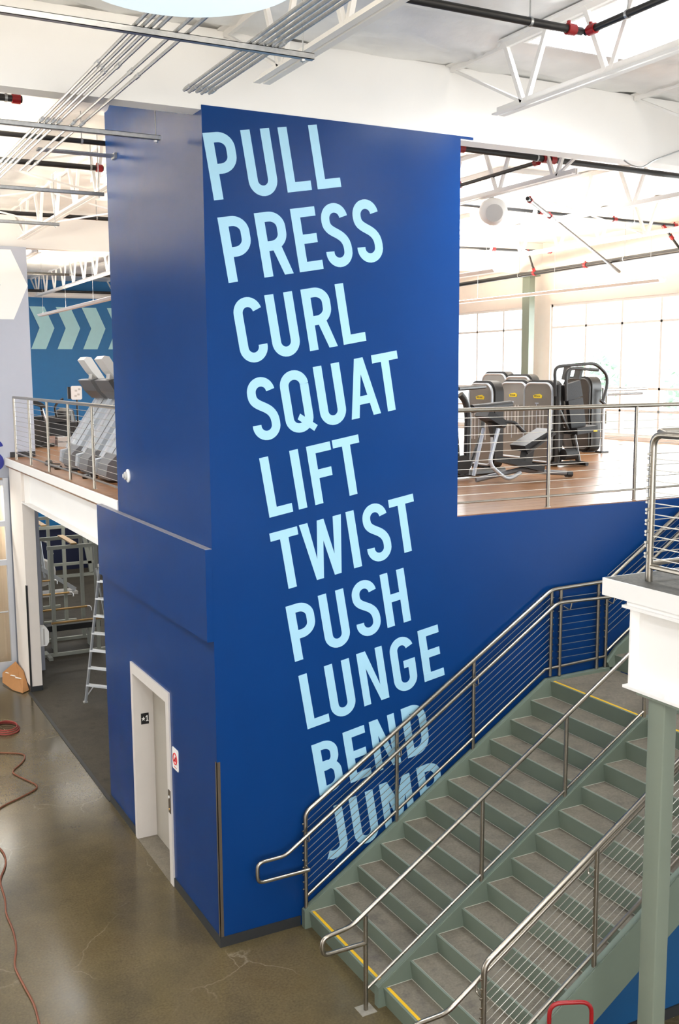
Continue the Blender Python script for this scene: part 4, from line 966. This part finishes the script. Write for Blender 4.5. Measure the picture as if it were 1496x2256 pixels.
# stepladder
t = thing('step_ladder', 'aluminium step ladder leaning into view at the tower edge', 'ladder', (.95, 8.0, 0))
La, Lb = Vector((.74, 8.28, 0)), Vector((1.12, 7.84, 0)); Rz = Vector((.36, .30, 2.35))
for p, o in ((La, Rz*.98), (Lb, Rz*.98)):
    q = p+o+(Lb-La)*(.12 if p is La else -.12); MB().bar(p, q, .03, .075).build('rail', 'alu', t)
    MB().box(p.x-.035, p.x+.035, p.y-.035, p.y+.035, 0, .03).build('foot', 'lgrey', t, smooth=False)
for i in range(7):
    s = .13+.125*i; a = La+Rz*s+(Lb-La)*.12*s; b = Lb+Rz*s-(Lb-La)*.12*s
    MB().bar(a, b, .085, .03).build('step', 'alu', t)
s = .13; a = La+Rz*s; b = Lb+Rz*s
MB().bar(a+(b-a)*.25, La+Rz*.04, .012, .02).build('brace', 'alu', t); MB().bar(a+(b-a)*.75, Lb+Rz*.04, .012, .02).build('brace', 'alu', t)
for p in (La, Lb): MB().bar(p+Vector((.75, .63, 0)), p+Rz*.97, .025, .05).build('rear_leg', 'alu', t)
MB().bar(La+Rz+(Lb-La)*.12, Lb+Rz-(Lb-La)*.12, .14, .05).build('top_cap', 'lgrey', t)

# ================================================================== small things on the ground floor
t = thing('cardboard_piece', 'torn brown cardboard box piece leaning at the white column base', 'cardboard', (-.1, 9.9, 0))
mb = MB()
pts = [(.02, 9.45, .012), (-.12, 9.33, .012), (-.24, 9.6, .012), (-.33, 10.1, .03), (-.27, 10.42, .12), (-.02, 10.43, .3), (.02, 9.9, .25)]
top = [(x, y, z+.006) for x, y, z in pts]; n = len(pts)
mb.add(pts+top, [tuple(range(n)), tuple(range(n, 2*n))[::-1]]+[(i, n+i, n+(i+1) % n, (i+1) % n) for i in range(n)]); mb.build('sheet', 'card', t, smooth=False)
mb = MB()
for (x, y) in ((-.16, 10.22), (-.11, 10.0), (-.06, 9.8)): mb.bar((x-.07, y+.08, .155), (x+.04, y-.07, .15), .03, .008)
mb.build('white_scuff', 'plasticwhite', t, smooth=False)
cp = [(-.3, 7.2), (-.52, 7.55), (-.6, 7.45), (-.85, 7.35), (-1.1, 6.9), (-1.0, 6.52), (-.66, 6.28), (-.74, 6.0), (-.99, 5.65), (-.93, 5.45), (-.75, 4.98), (-.8, 4.85), (-1.0, 4.7), (-1.34, 4.48), (-1.62, 4.1), (-1.6, 3.5), (-1.53, 3.1), (-1.56, 2.8), (-1.7, 2.45), (-1.72, 1.95), (-1.77, 1.67), (-1.76, 1.3), (-1.79, .95), (-1.88, .63), (-1.86, .29), (-1.83, -.1), (-1.86, -.5)]
tag(MB().tube([(x-.0, y, .012) for x, y in cp[5:]], .011, 6, fillet=.14).build('extension_cord', 'cord'), 'long rust coloured extension cord winding over the polished floor', 'cord')
mb = MB()
for k in range(3): mb.tube([(-.72+(.2-.015*k)*cos(a*pi/10), 7.55+(.3-.03*k)*sin(a*pi/10), .014+.024*k) for a in range(20)], .012, 6, closed=True)
tag(mb.build('cord_coil', 'redcord'), 'red extension cord coil left of the cardboard piece', 'cord')
# hand truck
t = thing('hand_truck', 'red hand truck whose loop handle rises at the bottom edge', 'hand truck', (1.29, -3.65, 0))
hx = Vector((.283, -.13, 0)).normalized(); p0 = Vector((1.285, -3.665, 0)); bk = Vector((hx.y, -hx.x, 0))
def hp(u, v, z): q = p0+hx*u+bk*v; return (q.x, q.y, z)
MB().tube([hp(-.155, 0, .1), hp(-.155, 0, 1.12), hp(.155, 0, 1.12), hp(.155, 0, .1)], .016, 10, fillet=.09).build('frame', 'red', t)
for z in (.3, .55, .8): MB().tube([hp(-.155, 0, z), hp(.155, 0, z)], .012, 8).build('cross_bar', 'red', t)
MB().add([hp(-.2, -.25, .02), hp(.2, -.25, .02), hp(.2, 0, .02), hp(-.2, 0, .02), hp(-.2, -.25, .03), hp(.2, -.25, .03), hp(.2, 0, .03), hp(-.2, 0, .03)], [(3, 2, 1, 0), (4, 5, 6, 7), (0, 1, 5, 4), (1, 2, 6, 5), (2, 3, 7, 6), (3, 0, 4, 7)]).build('toe_plate', 'red', t, smooth=False)
for u in (-.2, .2): MB().lathe(hp(u, .08, .12), [(.0, -.03), (.12, -.03), (.12, .03), (.0, .03)], 20, tuple(hx)).build('wheel', 'black', t)

# trees outside, faint through the glass
def blob_tree(x, y, z, r, label):
    t = thing('tree', label, 'tree', (x, y, 3.4), 'pale trees beyond the glass'); rr = random.Random(int(x*7+y))
    MB().tube([(x, y, 3.4), (x+.1, y, z)], .14, 8, r2=.06).build('trunk', 'bark', t)
    mb = MB()
    for k in range(300):
        a = rr.uniform(0, 2*pi); b = math.acos(rr.uniform(-1, 1)); q = r*rr.uniform(.35, 1)
        c = Vector((x+q*sin(b)*cos(a), y+q*sin(b)*sin(a), z+.7*q*cos(b))); u = Vector((rr.gauss(0, 1), rr.gauss(0, 1), rr.gauss(0, 1))).normalized(); v = u.orthogonal().normalized(); w = .16
        mb.add([c-u*w, c+v*w*.6, c+u*w, c-v*w*.6], [(0, 1, 2, 3)])
    o = mb.build('leaves', 'leaf', t, smooth=False); o['kind'] = 'stuff'
blob_tree(24, 16.5, 5.0, 1.6, 'pale green tree seen through the right window, nearest the pier')
blob_tree(25, 12.5, 4.6, 1.5, 'pale green tree seen low through the rightmost panes')
blob_tree(27, 24.5, 5.5, 1.6, 'pale green tree seen through the window by the green column')
for o in list(bpy.data.objects):
    if '_o' in o: del o['_o']
